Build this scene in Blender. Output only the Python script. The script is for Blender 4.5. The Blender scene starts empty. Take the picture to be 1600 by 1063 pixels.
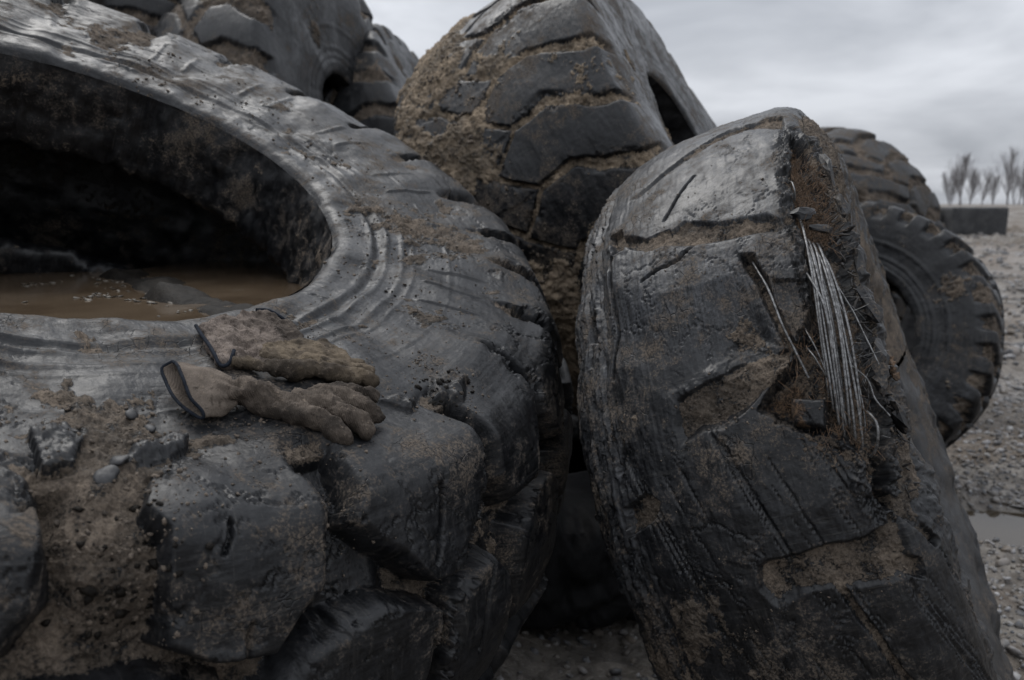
import bpy, bmesh, math, random
import numpy as np
from mathutils import Vector, Matrix
R_=math.radians
sc=bpy.context.scene
col=sc.collection
rng=np.random.default_rng(7); random.seed(7)

# ------------------------------------------------------------------ camera, sky, sun, exposure
cam=bpy.data.cameras.new('camera'); camo=bpy.data.objects.new('camera',cam); col.objects.link(camo)
camo.location=(0,0,1.31); camo.rotation_euler=(R_(90-9.7),0,0)
cam.sensor_width=36; cam.lens=28; cam.clip_start=.02; cam.clip_end=3000
cam.dof.use_dof=True; cam.dof.focus_distance=1.22; cam.dof.aperture_fstop=4.8
sc.camera=camo

world=bpy.data.worlds.new('World'); sc.world=world; world.use_nodes=True
wn=world.node_tree.nodes; wl=world.node_tree.links; wn.clear()
SUN_EL,SUN_AZ=R_(58),R_(-35)          # azimuth from +Y, towards +X positive
def wnode(t,**k):
    n=wn.new(t)
    for a,b in k.items(): setattr(n,a,b)
    return n
wo=wnode('ShaderNodeOutputWorld'); bg=wnode('ShaderNodeBackground')
sky=wnode('ShaderNodeTexSky',sky_type='NISHITA',sun_disc=False,sun_elevation=SUN_EL,sun_rotation=SUN_AZ,air_density=1.0,dust_density=4.0)
skm=wnode('ShaderNodeVectorMath',operation='SCALE'); skm.inputs['Scale'].default_value=.06
wl.new(sky.outputs[0],skm.inputs[0])
tc=wnode('ShaderNodeTexCoord'); sx=wnode('ShaderNodeSeparateXYZ'); wl.new(tc.outputs['Generated'],sx.inputs[0])
ad=wnode('ShaderNodeMath',operation='MAXIMUM'); ad.inputs[1].default_value=0; wl.new(sx.outputs['Z'],ad.inputs[0])
ad2=wnode('ShaderNodeMath',operation='ADD'); ad2.inputs[1].default_value=.22; wl.new(ad.outputs[0],ad2.inputs[0])
dv=wnode('ShaderNodeVectorMath',operation='DIVIDE'); cb=wnode('ShaderNodeCombineXYZ')
for i in range(3): wl.new(ad2.outputs[0],cb.inputs[i])
wl.new(tc.outputs['Generated'],dv.inputs[0]); wl.new(cb.outputs[0],dv.inputs[1])
mpw=wnode('ShaderNodeMapping'); mpw.inputs['Scale'].default_value=(.85,.95,0); mpw.inputs['Location'].default_value=(1.3,.4,0); wl.new(dv.outputs[0],mpw.inputs[0])
nz=wnode('ShaderNodeTexNoise'); nz.inputs['Scale'].default_value=1.5; nz.inputs['Detail'].default_value=5; nz.inputs['Roughness'].default_value=.5; nz.inputs['Distortion'].default_value=.35
wl.new(mpw.outputs[0],nz.inputs['Vector'])
cr=wnode('ShaderNodeValToRGB'); e=cr.color_ramp.elements
e[0].position=.34; e[0].color=(.285,.302,.334,1); e[1].position=.66; e[1].color=(.500,.519,.556,1)
wl.new(nz.outputs['Fac'],cr.inputs[0])
el_=wnode('ShaderNodeMath',operation='MULTIPLY_ADD'); el_.inputs[1].default_value=2.0; el_.inputs[2].default_value=1.0; wl.new(ad.outputs[0],el_.inputs[0])   # standard overcast sky: 1+2 sin(elevation)
cie=wnode('ShaderNodeVectorMath',operation='SCALE'); wl.new(cr.outputs[0],cie.inputs[0]); wl.new(el_.outputs[0],cie.inputs['Scale'])
mxw=wnode('ShaderNodeMix',data_type='RGBA'); mxw.inputs['Factor'].default_value=.95
wl.new(skm.outputs[0],mxw.inputs['A']); wl.new(cie.outputs[0],mxw.inputs['B'])
wl.new(mxw.outputs['Result'],bg.inputs[0]); bg.inputs[1].default_value=1.0; wl.new(bg.outputs[0],wo.inputs[0])

sl=bpy.data.lights.new('sun','SUN'); so=bpy.data.objects.new('sun',sl); col.objects.link(so)
sl.energy=1.5; sl.angle=R_(35); sl.color=(1,.97,.93)
so.rotation_euler=Vector((math.sin(SUN_AZ)*math.cos(SUN_EL),math.cos(SUN_AZ)*math.cos(SUN_EL),math.sin(SUN_EL))).to_track_quat('Z','Y').to_euler()
vs=sc.view_settings; vs.view_transform='Standard'; vs.look='None'; vs.gamma=1; vs.exposure=.28; vs.use_curve_mapping=False
sc.render.use_motion_blur=False
sc.cycles.max_bounces=5; sc.cycles.diffuse_bounces=3; sc.cycles.glossy_bounces=2; sc.cycles.adaptive_threshold=.015

# ------------------------------------------------------------------ numpy helpers: noise fields, distance fields
NF=1024
def fftnoise(beta,seed,ax=1.0,ay=1.0,lo=0):
    g=np.random.default_rng(seed).standard_normal((NF,NF))
    fx=np.fft.fftfreq(NF)[None,:]*NF*ax; fy=np.fft.fftfreq(NF)[:,None]*NF*ay
    f=np.sqrt(fx*fx+fy*fy); f[0,0]=1
    s=f**(-beta); s[f<lo]=0; s[0,0]=0
    n=np.real(np.fft.ifft2(np.fft.fft2(g)*s)); return (n/n.std()).astype(np.float32)
N_SOFT=fftnoise(1.9,1,lo=2); N_MID=fftnoise(1.35,2,lo=3); N_ROUGH=fftnoise(.95,3,lo=8)
N_W1=fftnoise(2.9,41,lo=2); N_W2=fftnoise(2.9,42,lo=2); N_S2=fftnoise(1.9,11,lo=2); N_M2=fftnoise(1.4,12,lo=4)
N_SCR=fftnoise(1.25,4,ax=9,ay=1,lo=6)          # streaks running along x
N_SCRY=fftnoise(1.25,5,ax=1,ay=7,lo=6)
def worley(seed,n):
    g=np.random.default_rng(seed); jx=g.random((n,n)); jy=g.random((n,n))
    yy,xx=np.mgrid[0:NF,0:NF]/NF*n; ix=xx.astype(int); iy=yy.astype(int)
    f1=np.full((NF,NF),9.); f2=f1.copy()
    for dy in(-1,0,1):
        for dx in(-1,0,1):
            cx=ix+dx; cy=iy+dy
            d=np.hypot(cx+jx[cy%n,cx%n]-xx,cy+jy[cy%n,cx%n]-yy)
            m=d<f1; f2=np.where(m,f1,np.minimum(f2,d)); f1=np.where(m,d,f1)
    return (f2-f1).astype(np.float32),f1.astype(np.float32)
W_EDGE,W_F1=worley(21,14); W_CLOD=worley(22,40)[1]
def smp(f,x,y,tx,ty=None):
    ty=ty or tx
    u=(x/tx)%1.0*NF; v=(y/ty)%1.0*NF
    i=u.astype(np.int32); j=v.astype(np.int32); a=u-i; b=v-j; i%=NF; j%=NF; i1=(i+1)%NF; j1=(j+1)%NF
    return (f[j,i]*(1-a)+f[j,i1]*a)*(1-b)+(f[j1,i]*(1-a)+f[j1,i1]*a)*b
def ss(a,b,x):
    t=np.clip((x-a)/(b-a),0,1); return t*t*(3-2*t)
def sdf_poly(x,y,poly):
    P=np.asarray(poly,float); d=np.full(x.shape,1e9); s=np.ones(x.shape); n=len(P)
    for i in range(n):
        a=P[i]; b=P[i-1]; ex,ey=b-a; wx=x-a[0]; wy=y-a[1]
        t=np.clip((wx*ex+wy*ey)/(ex*ex+ey*ey+1e-12),0,1)
        d=np.minimum(d,(wx-ex*t)**2+(wy-ey*t)**2)
        c1=y>=a[1]; c2=y<b[1]; c3=ex*wy>ey*wx
        s=np.where((c1&c2&c3)|(~c1&~c2&~c3),-s,s)
    return s*np.sqrt(d)
def sdf_local(x,y,poly,k,margin=.06):
    """distance field of a polygon given in (degrees,u); only worked out near it"""
    P=[(t*k,u) for t,u in poly]; A=np.array(P); out=np.full(x.shape,1.0)
    m=(x>A[:,0].min()-margin)&(x<A[:,0].max()+margin)&(y>A[:,1].min()-margin)&(y<A[:,1].max()+margin)
    if m.any(): out[m]=sdf_poly(x[m],y[m],P)
    return out
def sdf_line(x,y,pts,k,margin=.08):
    A=np.array([(t*k,u) for t,u in pts]); out=np.full(x.shape,1.0)
    m=(x>A[:,0].min()-margin)&(x<A[:,0].max()+margin)&(y>A[:,1].min()-margin)&(y<A[:,1].max()+margin)
    if not m.any(): return out
    X=x[m]; Y=y[m]; d=np.full(X.shape,1e9)
    for a,b in zip(A[:-1],A[1:]):
        e=b-a; t=np.clip(((X-a[0])*e[0]+(Y-a[1])*e[1])/(e@e+1e-12),0,1)
        d=np.minimum(d,np.hypot(X-a[0]-e[0]*t,Y-a[1]-e[1]*t))
    out[m]=d; return out
def nrm(a): a=np.asarray(a,float); return a/np.linalg.norm(a)
def catmull(P,n=24):
    P=np.array(P,float); Q=np.vstack([2*P[0]-P[1],P,2*P[-1]-P[-2]]); o=[]
    for i in range(1,len(Q)-2):
        p0,p1,p2,p3=Q[i-1:i+3]; t=np.linspace(0,1,n,endpoint=False)[:,None]
        l=np.linalg.norm(p2-p1); m1=(p2-p0)/max(np.linalg.norm(p2-p0),1e-9)*l; m2=(p3-p1)/max(np.linalg.norm(p3-p1),1e-9)*l
        o.append((2*t**3-3*t**2+1)*p1+(t**3-2*t**2+t)*m1+(-2*t**3+3*t**2)*p2+(t**3-t**2)*m2)
    o.append(P[-1:]); return np.vstack(o)

# ------------------------------------------------------------------ object helpers
def mk_mesh(name,V,Q,mat,parent=None,loc=(0,0,0),normals=None,attr=None,tuv=None,smooth=True):
    V=np.asarray(V,np.float32); Q=np.asarray(Q,np.int32); k=Q.shape[1]
    me=bpy.data.meshes.new(name); me.vertices.add(len(V)); me.vertices.foreach_set('co',V.ravel())
    me.loops.add(Q.size); me.loops.foreach_set('vertex_index',Q.ravel())
    me.polygons.add(len(Q)); me.polygons.foreach_set('loop_start',np.arange(0,Q.size,k,dtype=np.int32))
    me.update(calc_edges=True)
    me.polygons.foreach_set('use_smooth',np.full(len(Q),smooth,bool))
    if attr is not None:
        a=me.attributes.new('wear','FLOAT_COLOR','POINT'); a.data.foreach_set('color',np.asarray(attr,np.float32).ravel())
    if tuv is not None:
        a=me.attributes.new('tuv','FLOAT_VECTOR','POINT'); a.data.foreach_set('vector',np.asarray(tuv,np.float32).ravel())
    if normals is not None: me.normals_split_custom_set_from_vertices(np.asarray(normals,np.float32).tolist())
    if mat: me.materials.append(mat)
    o=bpy.data.objects.new(name,me); o.location=loc; col.objects.link(o)
    if parent: o.parent=parent
    return o
def empty(name,loc):
    o=bpy.data.objects.new(name,None); o.empty_display_size=.1; o.location=loc; col.objects.link(o); return o
def tag(o,label=None,cat=None,group=None,kind=None):
    for k,v in(('label',label),('category',cat),('group',group),('kind',kind)):
        if v: o[k]=v
    return o
def grid_quads(nr,nc):
    i=np.arange(nr-1)[:,None]*nc+np.arange(nc-1)[None]; return np.stack([i,i+nc,i+nc+1,i+1],-1).reshape(-1,4)
def grid_normals(P):
    dr=np.gradient(P,axis=0); dc=np.gradient(P,axis=1); n=np.cross(dr,dc); return n/(np.linalg.norm(n,axis=-1,keepdims=True)+1e-12)
ICO={}
def ico(sub):
    if sub not in ICO:
        bm=bmesh.new(); bmesh.ops.create_icosphere(bm,subdivisions=sub,radius=1); bm.verts.ensure_lookup_table()
        ICO[sub]=(np.array([v.co[:] for v in bm.verts]),np.array([[v.index for v in f.verts] for f in bm.faces])); bm.free()
    return ICO[sub]
def lumps(pos,size,nor=None,sub=1,flat=(.5,.9),rough=.22,seed=0):
    """many small irregular stones or crumbs as one vertex/face array"""
    V0,F0=ico(sub); g=np.random.default_rng(seed); n=len(pos)
    s=np.asarray(size)[:,None]*np.stack([g.uniform(.75,1.25,n),g.uniform(.7,1.1,n),g.uniform(flat[0],flat[1],n)],1)
    ang=g.uniform(0,6.28,n); tilt=g.normal(0,.25,(n,2))
    r=1+rough*g.standard_normal((n,len(V0),1)).clip(-1.6,1.6)
    v=V0[None]*r*s[:,None,:]
    c,si=np.cos(ang)[:,None],np.sin(ang)[:,None]
    x=v[...,0]*c-v[...,1]*si; y=v[...,0]*si+v[...,1]*c; z=v[...,2]+x*tilt[:,:1]+y*tilt[:,1:]
    if nor is None: w=np.stack([x,y,z],-1)
    else:
        N=np.asarray(nor); a=np.cross(N,[.31,.2,.93]); a/=np.linalg.norm(a,axis=1,keepdims=True); b=np.cross(N,a)
        w=x[...,None]*a[:,None]+y[...,None]*b[:,None]+z[...,None]*N[:,None]
    V=(np.asarray(pos)[:,None]+w).reshape(-1,3); F=(F0[None]+np.arange(n)[:,None,None]*len(V0)).reshape(-1,3)
    return V,F
def tube(pts,rad,nseg=8,helix=0,pitch=.012,depth=.2,cap=True):
    P=np.asarray(pts,float); n=len(P); rad=np.broadcast_to(np.asarray(rad,float),(n,))
    T=np.gradient(P,axis=0); T/=np.linalg.norm(T,axis=1,keepdims=True)+1e-12
    u=np.cross(T[0],[.2,.5,.84]); u/=np.linalg.norm(u); L=np.r_[0,np.cumsum(np.linalg.norm(np.diff(P,axis=0),axis=1))]
    ph=np.linspace(0,2*np.pi,nseg,endpoint=False); V=[]
    for i in range(n):
        u=u-T[i]*(u@T[i]); u/=np.linalg.norm(u); v=np.cross(T[i],u)
        r=rad[i]*np.ones(nseg)
        if helix: r=r*(1-depth+depth*2*np.abs(np.cos(.5*helix*(ph-2*np.pi*L[i]/pitch))))
        V.append(P[i]+r[:,None]*(np.cos(ph)[:,None]*u+np.sin(ph)[:,None]*v))
    V=np.vstack(V); i=np.arange(n-1)[:,None]*nseg+np.arange(nseg)[None]; j=np.arange(n-1)[:,None]*nseg+(np.arange(nseg)+1)[None]%nseg
    Q=np.stack([i,j,j+nseg,i+nseg],-1).reshape(-1,4)
    return V,Q
def spline(pts,n):
    P=catmull(pts,16); L=np.r_[0,np.cumsum(np.linalg.norm(np.diff(P,axis=0),axis=1))]; s=np.linspace(0,L[-1],n)
    return np.stack([np.interp(s,L,P[:,k]) for k in range(P.shape[1])],1)

# ------------------------------------------------------------------ materials
class NT:
    def __init__(s,name):
        s.m=bpy.data.materials.new(name); s.m.use_nodes=True; s.n=s.m.node_tree.nodes; s.l=s.m.node_tree.links
        s.b=s.n['Principled BSDF']
    def node(s,t,ins=None,**k):
        n=s.n.new(t)
        for a,b in k.items(): setattr(n,a,b)
        for a,b in (ins or {}).items():
            if hasattr(b,'is_linked') or isinstance(b,bpy.types.NodeSocket): s.l.new(b,n.inputs[a])
            else: n.inputs[a].default_value=b
        return n
    def noise(s,vec,scale,detail=4,rough=.55,dist=0):
        return s.node('ShaderNodeTexNoise',{'Vector':vec,'Scale':scale,'Detail':detail,'Roughness':rough,'Distortion':dist}).outputs['Fac']
    def math(s,op,a,b=0.0,c=None,clamp=False):
        n=s.node('ShaderNodeMath',operation=op,use_clamp=clamp)
        for i,v in enumerate((a,b,c)):
            if v is None: continue
            if isinstance(v,bpy.types.NodeSocket): s.l.new(v,n.inputs[i])
            else: n.inputs[i].default_value=v
        return n.outputs[0]
    def map(s,v,a,b,c=0.0,d=1.0,smooth=True):
        n=s.node('ShaderNodeMapRange',{'Value':v,'From Min':a,'From Max':b,'To Min':c,'To Max':d}); 
        if smooth: n.interpolation_type='SMOOTHSTEP'
        return n.outputs[0]
    def mix(s,f,a,b):
        n=s.node('ShaderNodeMix',data_type='RGBA')
        for i,v in(('Factor',f),('A',a),('B',b)):
            if isinstance(v,bpy.types.NodeSocket): s.l.new(v,n.inputs[i])
            elif i=='Factor': n.inputs[i].default_value=v
            else: n.inputs[i].default_value=(*v,1)
        return n.outputs['Result']
    def bump(s,h,dist,strength=1,prev=None):
        n=s.node('ShaderNodeBump',{'Height':h,'Distance':dist,'Strength':strength})
        if prev: s.l.new(prev,n.inputs['Normal'])
        return n.outputs[0]
    def obj(s): return s.node('ShaderNodeTexCoord').outputs['Object']
    def scale(s,v,sc_): return s.node('ShaderNodeMapping',{'Vector':v,'Scale':sc_}).outputs[0]
    def done(s,color,rough,normal=None,**k):
        for nm,v in(('Base Color',color),('Roughness',rough),('Normal',normal)):
            if v is None: continue
            if isinstance(v,bpy.types.NodeSocket): s.l.new(v,s.b.inputs[nm])
            elif nm=='Base Color': s.b.inputs[nm].default_value=(*v,1)
            else: s.b.inputs[nm].default_value=v
        for a,v in k.items(): s.b.inputs[a].default_value=v
        return s.m

def rubber_mat(name,dust=.5,mudc=((.040,.032,.025),(.165,.132,.102)),dark=((.0028,.0031,.0038),(.0100,.0106,.0122)),rl=.40,bs=1.0):
    t=NT(name); o=t.obj()
    at=t.node('ShaderNodeAttribute',attribute_name='wear'); sp=t.node('ShaderNodeSeparateColor',{0:at.outputs['Color']})
    mud,rust,wear=sp.outputs[0],sp.outputs[1],sp.outputs[2]
    tv=t.node('ShaderNodeAttribute',attribute_name='tuv').outputs['Vector']
    n_big=t.noise(o,6.5,4,.62); n_mid=t.noise(o,34,5,.64,.4); n_fine=t.noise(o,240,3,.7)
    scr=t.noise(t.scale(tv,(14,210,1)),1.0,3,.62,.7); scr2=t.noise(t.scale(tv,(190,16,1)),1.0,3,.62,.9)
    c=t.mix(t.map(n_mid,.36,.66),dark[0],dark[1])
    # scuffs: pale streaks gathered in patches
    pa=t.map(n_big,.42,.60); pb=t.map(n_big,.58,.42)
    s1=t.math('MULTIPLY',t.map(scr,.50,.70),pa); s2=t.math('MULTIPLY',t.map(scr2,.54,.72),pb)
    c=t.mix(t.math('MULTIPLY',t.math('MAXIMUM',s1,s2),.42),c,(.052,.049,.045))
    c=t.mix(t.math('MULTIPLY',wear,t.map(t.math('ADD',t.math('MULTIPLY',n_fine,.5),t.math('MULTIPLY',scr,.5)),.40,.62)),c,(.050,.053,.059))
    # dust film, blotchy
    df=t.math('ADD',t.math('MULTIPLY',n_big,1.0),t.math('ADD',t.math('MULTIPLY',n_mid,.8),t.math('MULTIPLY',n_fine,.5)))
    dm=t.map(df,1.36-.24*dust,1.56-.2*dust); c=t.mix(t.math('MULTIPLY',dm,.80),c,t.mix(t.map(n_fine,.35,.65),(.030,.0245,.0195),(.118,.095,.074)))
    # caked mud
    mm=t.math('ADD',mud,t.math('ADD',t.math('MULTIPLY',t.math('SUBTRACT',n_mid,.5),1.7),t.math('MULTIPLY',t.math('SUBTRACT',n_fine,.5),1.1)))
    mm=t.map(mm,.40,.60)
    mc=t.mix(t.map(t.math('ADD',t.math('MULTIPLY',n_mid,.55),t.math('MULTIPLY',n_fine,.5)),.38,.72),mudc[0],mudc[1])
    wetm=t.map(n_big,.40,.54,.5,0.); mc=t.mix(wetm,mc,(.020,.016,.012)); c=t.mix(mm,c,mc)
    rm=t.map(t.math('ADD',rust,t.math('MULTIPLY',t.math('SUBTRACT',n_mid,.5),1.2)),.4,.6)
    rc=t.mix(t.map(n_fine,.36,.66),(.020,.014,.010),(.125,.078,.046)); c=t.mix(t.math('MULTIPLY',rm,.9),c,rc)
    # pale grit stuck on
    vo=t.node('ShaderNodeTexVoronoi',{'Vector':o,'Scale':330.0}); gp=t.map(vo.outputs['Distance'],.20,.10)
    gp=t.math('MULTIPLY',gp,t.map(t.math('ADD',n_mid,t.math('MULTIPLY',mm,.13)),.56,.70)); c=t.mix(t.math('MULTIPLY',gp,.55),c,(.20,.18,.155))
    mr=t.math('MAXIMUM',mm,rm)
    vc=t.node('ShaderNodeTexVoronoi',{'Vector':t.node('ShaderNodeVectorMath',{0:t.scale(tv,(26,60,1)),1:t.node('ShaderNodeTexNoise',{'Vector':o,'Scale':22.0,'Detail':3.0}).outputs['Color']},operation='ADD').outputs[0],'Scale':1.0},feature='DISTANCE_TO_EDGE')
    ck=t.math('MULTIPLY',t.map(vc.outputs['Distance'],.035,.0),t.math('MULTIPLY',t.map(n_big,.53,.66),t.math('SUBTRACT',1.0,mr)))
    ro=t.math('ADD',t.map(t.math('ADD',t.math('MULTIPLY',n_mid,.5),t.math('MULTIPLY',n_big,.5)),.36,.64,rl-.12,rl+.16),t.math('ADD',t.math('MULTIPLY',mr,.42),t.math('MULTIPLY',dm,.34)),clamp=True)
    h=t.math('ADD',t.math('MULTIPLY',n_mid,.8),t.math('ADD',t.math('MULTIPLY',scr,.15),t.math('MULTIPLY',scr2,.12)))
    nn=t.bump(h,.0020,.8*bs)
    g=t.math('ADD',t.math('MULTIPLY',n_fine,t.math('ADD',t.math('MULTIPLY',mr,1.3),.26)),t.math('SUBTRACT',t.math('MULTIPLY',gp,.5),t.math('MULTIPLY',ck,1.1))); nn=t.bump(g,.0022,.85*bs,nn)
    return t.done(c,ro,nn,**{'Specular IOR Level':.33})
M_RUB=rubber_mat('tyre_rubber_muddy',.80,rl=.45)
M_RUBB=rubber_mat('tyre_rubber_torn',.86,rl=.43,dark=((.0026,.0029,.0036),(.0095,.0101,.0117)))
M_RUBC=rubber_mat('tyre_rubber_caked',1.0,mudc=((.10,.078,.056),(.35,.275,.195)),rl=.42)
M_FAR=rubber_mat('tyre_rubber_far',.50,rl=.44,bs=.6)
M_FARB=rubber_mat('tyre_rubber_brown',1.1,mudc=((.045,.036,.028),(.13,.103,.08)),rl=.55)
def simple(name,c1,c2,scale,rough,bd=.002,bs=.6,detail=5,**k):
    t=NT(name); o=t.obj(); n=t.noise(o,scale,detail,.65); n2=t.noise(o,scale*5,4,.6)
    f=t.math('ADD',t.math('MULTIPLY',n,.65),t.math('MULTIPLY',n2,.35))
    return t.done(t.mix(t.map(f,.36,.64),c1,c2),rough,t.bump(f,bd,bs),**k)
M_LIN_SHADE=simple('inner_liner',(.004,.004,.0046),(.012,.012,.0128),20,.7,.004,**{'Specular IOR Level':.2})  # liner black; also covers two whole added tyres, shade put into their colour
M_CLOD=simple('dried_mud',(.030,.024,.019),(.125,.099,.076),60,.9,.002)
M_MUDW=simple('wet_mud',(.004,.0034,.0028),(.013,.0105,.008),30,.7,.006,.9,**{'Specular IOR Level':.15})
M_STEEL=simple('steel_cord',(.055,.053,.051),(.22,.22,.22),140,.45,.0006,.4,Metallic=.75)
M_FIB=simple('torn_rubber',(.008,.008,.009),(.035,.030,.026),55,.6,.004,.8)
M_RUSTF=simple('frayed_ply',(.035,.024,.016),(.15,.09,.05),80,.85,.003,.8)

# ------------------------------------------------------------------ tyres
class Tyre:
    def __init__(s,name,c,axis,out,inner,scale=1.0):
        s.name=name; s.c=np.array(c,float); s.a=nrm(axis)
        s.e1=nrm(np.array([0,-1,0])+s.a*s.a[1]); s.e2=np.cross(s.a,s.e1)
        s.P=catmull(np.array(out)*scale); s.U=np.r_[0,np.cumsum(np.linalg.norm(np.diff(s.P,axis=0),axis=1))]
        s.T=np.gradient(s.P,axis=0); s.T/=np.linalg.norm(s.T,axis=1,keepdims=True)
        s.IN=catmull(np.array(inner)*scale,12); s.R=s.P[:,1].max()
        X=s.S(np.arange(0,360,2.)[:,None],s.U[None,::4],0).reshape(-1,3); s.base=X[X[:,2].argmin()]
        s.root=empty(name,s.base)
    def pr(s,u):
        return [np.interp(u,s.U,q) for q in(s.P[:,0],s.P[:,1],s.T[:,1],-s.T[:,0])]   # a,r,na,nr
    def S(s,th,u,off=0.):
        th=np.radians(np.asarray(th,float)); a,r,na,nr=s.pr(np.asarray(u,float)); A=a+na*off; Rr=r+nr*off
        d=np.cos(th)[...,None]*s.e1+np.sin(th)[...,None]*s.e2
        return s.c+A[...,None]*s.a+Rr[...,None]*d
    def Nrm(s,th,u):
        th=np.radians(np.asarray(th,float)); a,r,na,nr=s.pr(np.asarray(u,float))
        return na[...,None]*s.a+nr[...,None]*(np.cos(th)[...,None]*s.e1+np.sin(th)[...,None]*s.e2)
    def build(s,cols,rows,disp,mat,lmat=None,ncin=160,band=None,label=None,inner_rag=.006):
        th=cols[None,:]+0*rows[:,None]; u=rows[:,None]+0*cols[None,:]
        d,mud,rust,wear,ids=disp(s,th,u)
        s.cols,s.rows,s.d=cols,rows,d
        P=s.S(th,u,0)+s.Nrm(th,u)*d[...,None]
        Nn=grid_normals(P)
        if ((Nn*s.Nrm(th,u)).sum(-1)).mean()<0: Nn=-Nn; flip=True
        else: flip=False
        nr,nc=th.shape; Q=grid_quads(nr,nc)
        if flip: Q=Q[:,::-1]
        fid=ids[:-1,:-1].ravel(); V=(P-s.base).reshape(-1,3); NV=Nn.reshape(-1,3)
        at=np.stack([mud,rust,wear,np.ones_like(mud)],-1).reshape(-1,4)
        tv=np.stack([th*math.pi/180*s.R,u,0*u],-1).reshape(-1,3)
        for k in np.unique(fid):
            q=Q[fid==k]; uq,inv=np.unique(q,return_inverse=True)
            mk_mesh('carcass' if k==0 else 'tread_block',V[uq],inv.reshape(q.shape),mat,s.root,normals=NV[uq],attr=at[uq],tuv=tv[uq])
        # inside: bead band and liner
        I=s.IN; L=np.r_[0,np.cumsum(np.linalg.norm(np.diff(I,axis=0),axis=1))]; m=int(L[-1]/.02)+8
        l=np.linspace(0,L[-1],m); ia=np.interp(l,L,I[:,0])[:,None]; ir=np.interp(l,L,I[:,1])[:,None]
        t=np.linspace(cols[0],cols[-1],ncin)[None,:]; x=t*math.pi/180*s.R
        circ=2*math.pi*s.R
        rg=smp(N_MID,x+0*ia,l[:,None]+0*x,circ/3,1.2)*inner_rag; ends=np.clip(np.minimum(l,l[-1]-l)/.03,0,1)[:,None]
        r2=ir+rg*ends; a2=ia+smp(N_M2,x+0*ia,l[:,None]+0*x,circ/5,.9)*inner_rag*1.3*ends
        tt=np.radians(t); X=s.c+a2[...,None]*s.a+r2[...,None]*(np.cos(tt)[...,None]*s.e1+np.sin(tt)[...,None]*s.e2)
        at=np.zeros(r2.shape+(4,)); at[...,0]=np.clip(.12+.12*smp(N_SOFT,x+0*ia,l[:,None]+0*x,circ/4,.7),0,1)
        if band: at[...,0]=band(t+0*ia,l[:,None]+0*t,at[...,0])
        at[...,3]=1
        mk_mesh('inner_liner',(X-s.base).reshape(-1,3),grid_quads(*r2.shape),lmat or M_LIN_SHADE,s.root,attr=at.reshape(-1,4),tuv=np.stack([x+0*ia,l[:,None]+0*x,0*r2],-1).reshape(-1,3))
        return s.root
def samples(lo,hi,spans,default):
    """monotone sample positions: spans=[(a,b,step)], default step elsewhere"""
    o=[lo]
    while o[-1]<hi:
        st=default
        for a,b,sp_ in spans:
            if a<=o[-1]<b: st=sp_; break
        o.append(o[-1]+st)
    o[-1]=hi; return np.array(o)
def tx(s,n=None,w=1.5):
    c=2*math.pi*s.R; return c/max(1,round(c/w))

# ---- the big tyre lying in front, its hole full of muddy water
OUT_A=[(.330,.572),(.345,.583),(.352,.60),(.353,.625),(.358,.68),(.372,.77),(.384,.86),(.389,.93),(.392,1.0),(.391,1.03),(.381,1.056),(.335,1.098),(.26,1.15),(.15,1.20),(.03,1.225),(-.1,1.215),(-.25,1.15),(-.36,1.06),(-.40,.96),(-.40,.85),(-.385,.72),(-.36,.62),(-.345,.583),(-.33,.572)]
IN_A=[(.330,.572),(.29,.566),(.20,.563),(.13,.562),(.11,.568),(.115,.60),(.16,.66),(.25,.76),(.305,.88),(.29,.98),(.20,1.06),(0,1.10),(-.2,1.05),(-.3,.96),(-.31,.84),(-.26,.74),(-.2,.64),(-.18,.59),(-.2,.565),(-.33,.572)]
A=Tyre('worn_tyre',(-1.0326,1.6405,1.109),(.385,-.277,.8804),OUT_A,IN_A)
KA=math.pi/180*1.05
A_LUGS=[
 [(22,.34),(28,.33),(32.1,.36),(34.0,.40),(35,.485),(35.3,.55),(33.8,.592),(30,.61),(23,.63),(21.2,.50)],
 [(39.9,.41),(41.7,.375),(44.1,.335),(50.6,.345),(51.2,.443),(51.2,.491),(50.5,.585),(49,.605),(46.6,.655),(43,.63),(40.7,.599),(40.9,.488),(39.4,.453)],
 [(54.0,.37),(56,.335),(66.6,.345),(67.4,.471),(66.2,.546),(65.1,.582),(60.5,.635),(57.8,.628),(54.1,.566),(52.3,.521),(53.2,.45)],
 [(69.4,.40),(73,.345),(82.0,.335),(82.2,.428),(80.6,.491),(78,.559),(74.8,.623),(70.5,.616),(67.9,.559),(68.6,.49)]]
for t0,t1 in((84.2,95.5),(97.8,108.5),(110.6,119),(121.2,131.2),(133.4,144.6),(146.8,157),(159,170),(172.5,183),(185.5,196),(199,210),(212.5,223),(226,237),(240,251),(254,265),(268,279),(282,293),(-58,-47),(-44,-33),(-30,-19),(-16,-5),(-2,9),(11,19.5)):
    A_LUGS.append([(t0-.2,.33),(t1+.4,.33),(t1+.2,.40),(t1-.9,.49),(t1-2.8,.56),(t1-5.0,.625),(t0-.6,.615),(t0-1.8,.555),(t0-.6,.485)])
A_CROWN=[
 [(46.4,.685),(48.1,.645),(50.8,.622),(53.3,.618),(56.5,.648),(59.0,.675),(58.5,.80),(54,.85),(46,.83),(44.3,.74)],
 [(60.6,.672),(62.8,.652),(65.4,.645),(68.0,.69),(68.6,.80),(66,.86),(60.2,.85),(59.9,.78)],
 [(30,.645),(36,.622),(40.5,.628),(43.8,.665),(42.5,.74),(41,.83),(32,.84),(28.5,.72)]]
for t0 in list(np.arange(70.5,300,13.4))+list(np.arange(-58,20,13.4)):
    A_CROWN.append([(t0+.6,.66),(t0+5,.64),(t0+9,.645),(t0+11.3,.69),(t0+11.5,.80),(t0+8,.87),(t0+1,.85),(t0,.74)])
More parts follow.
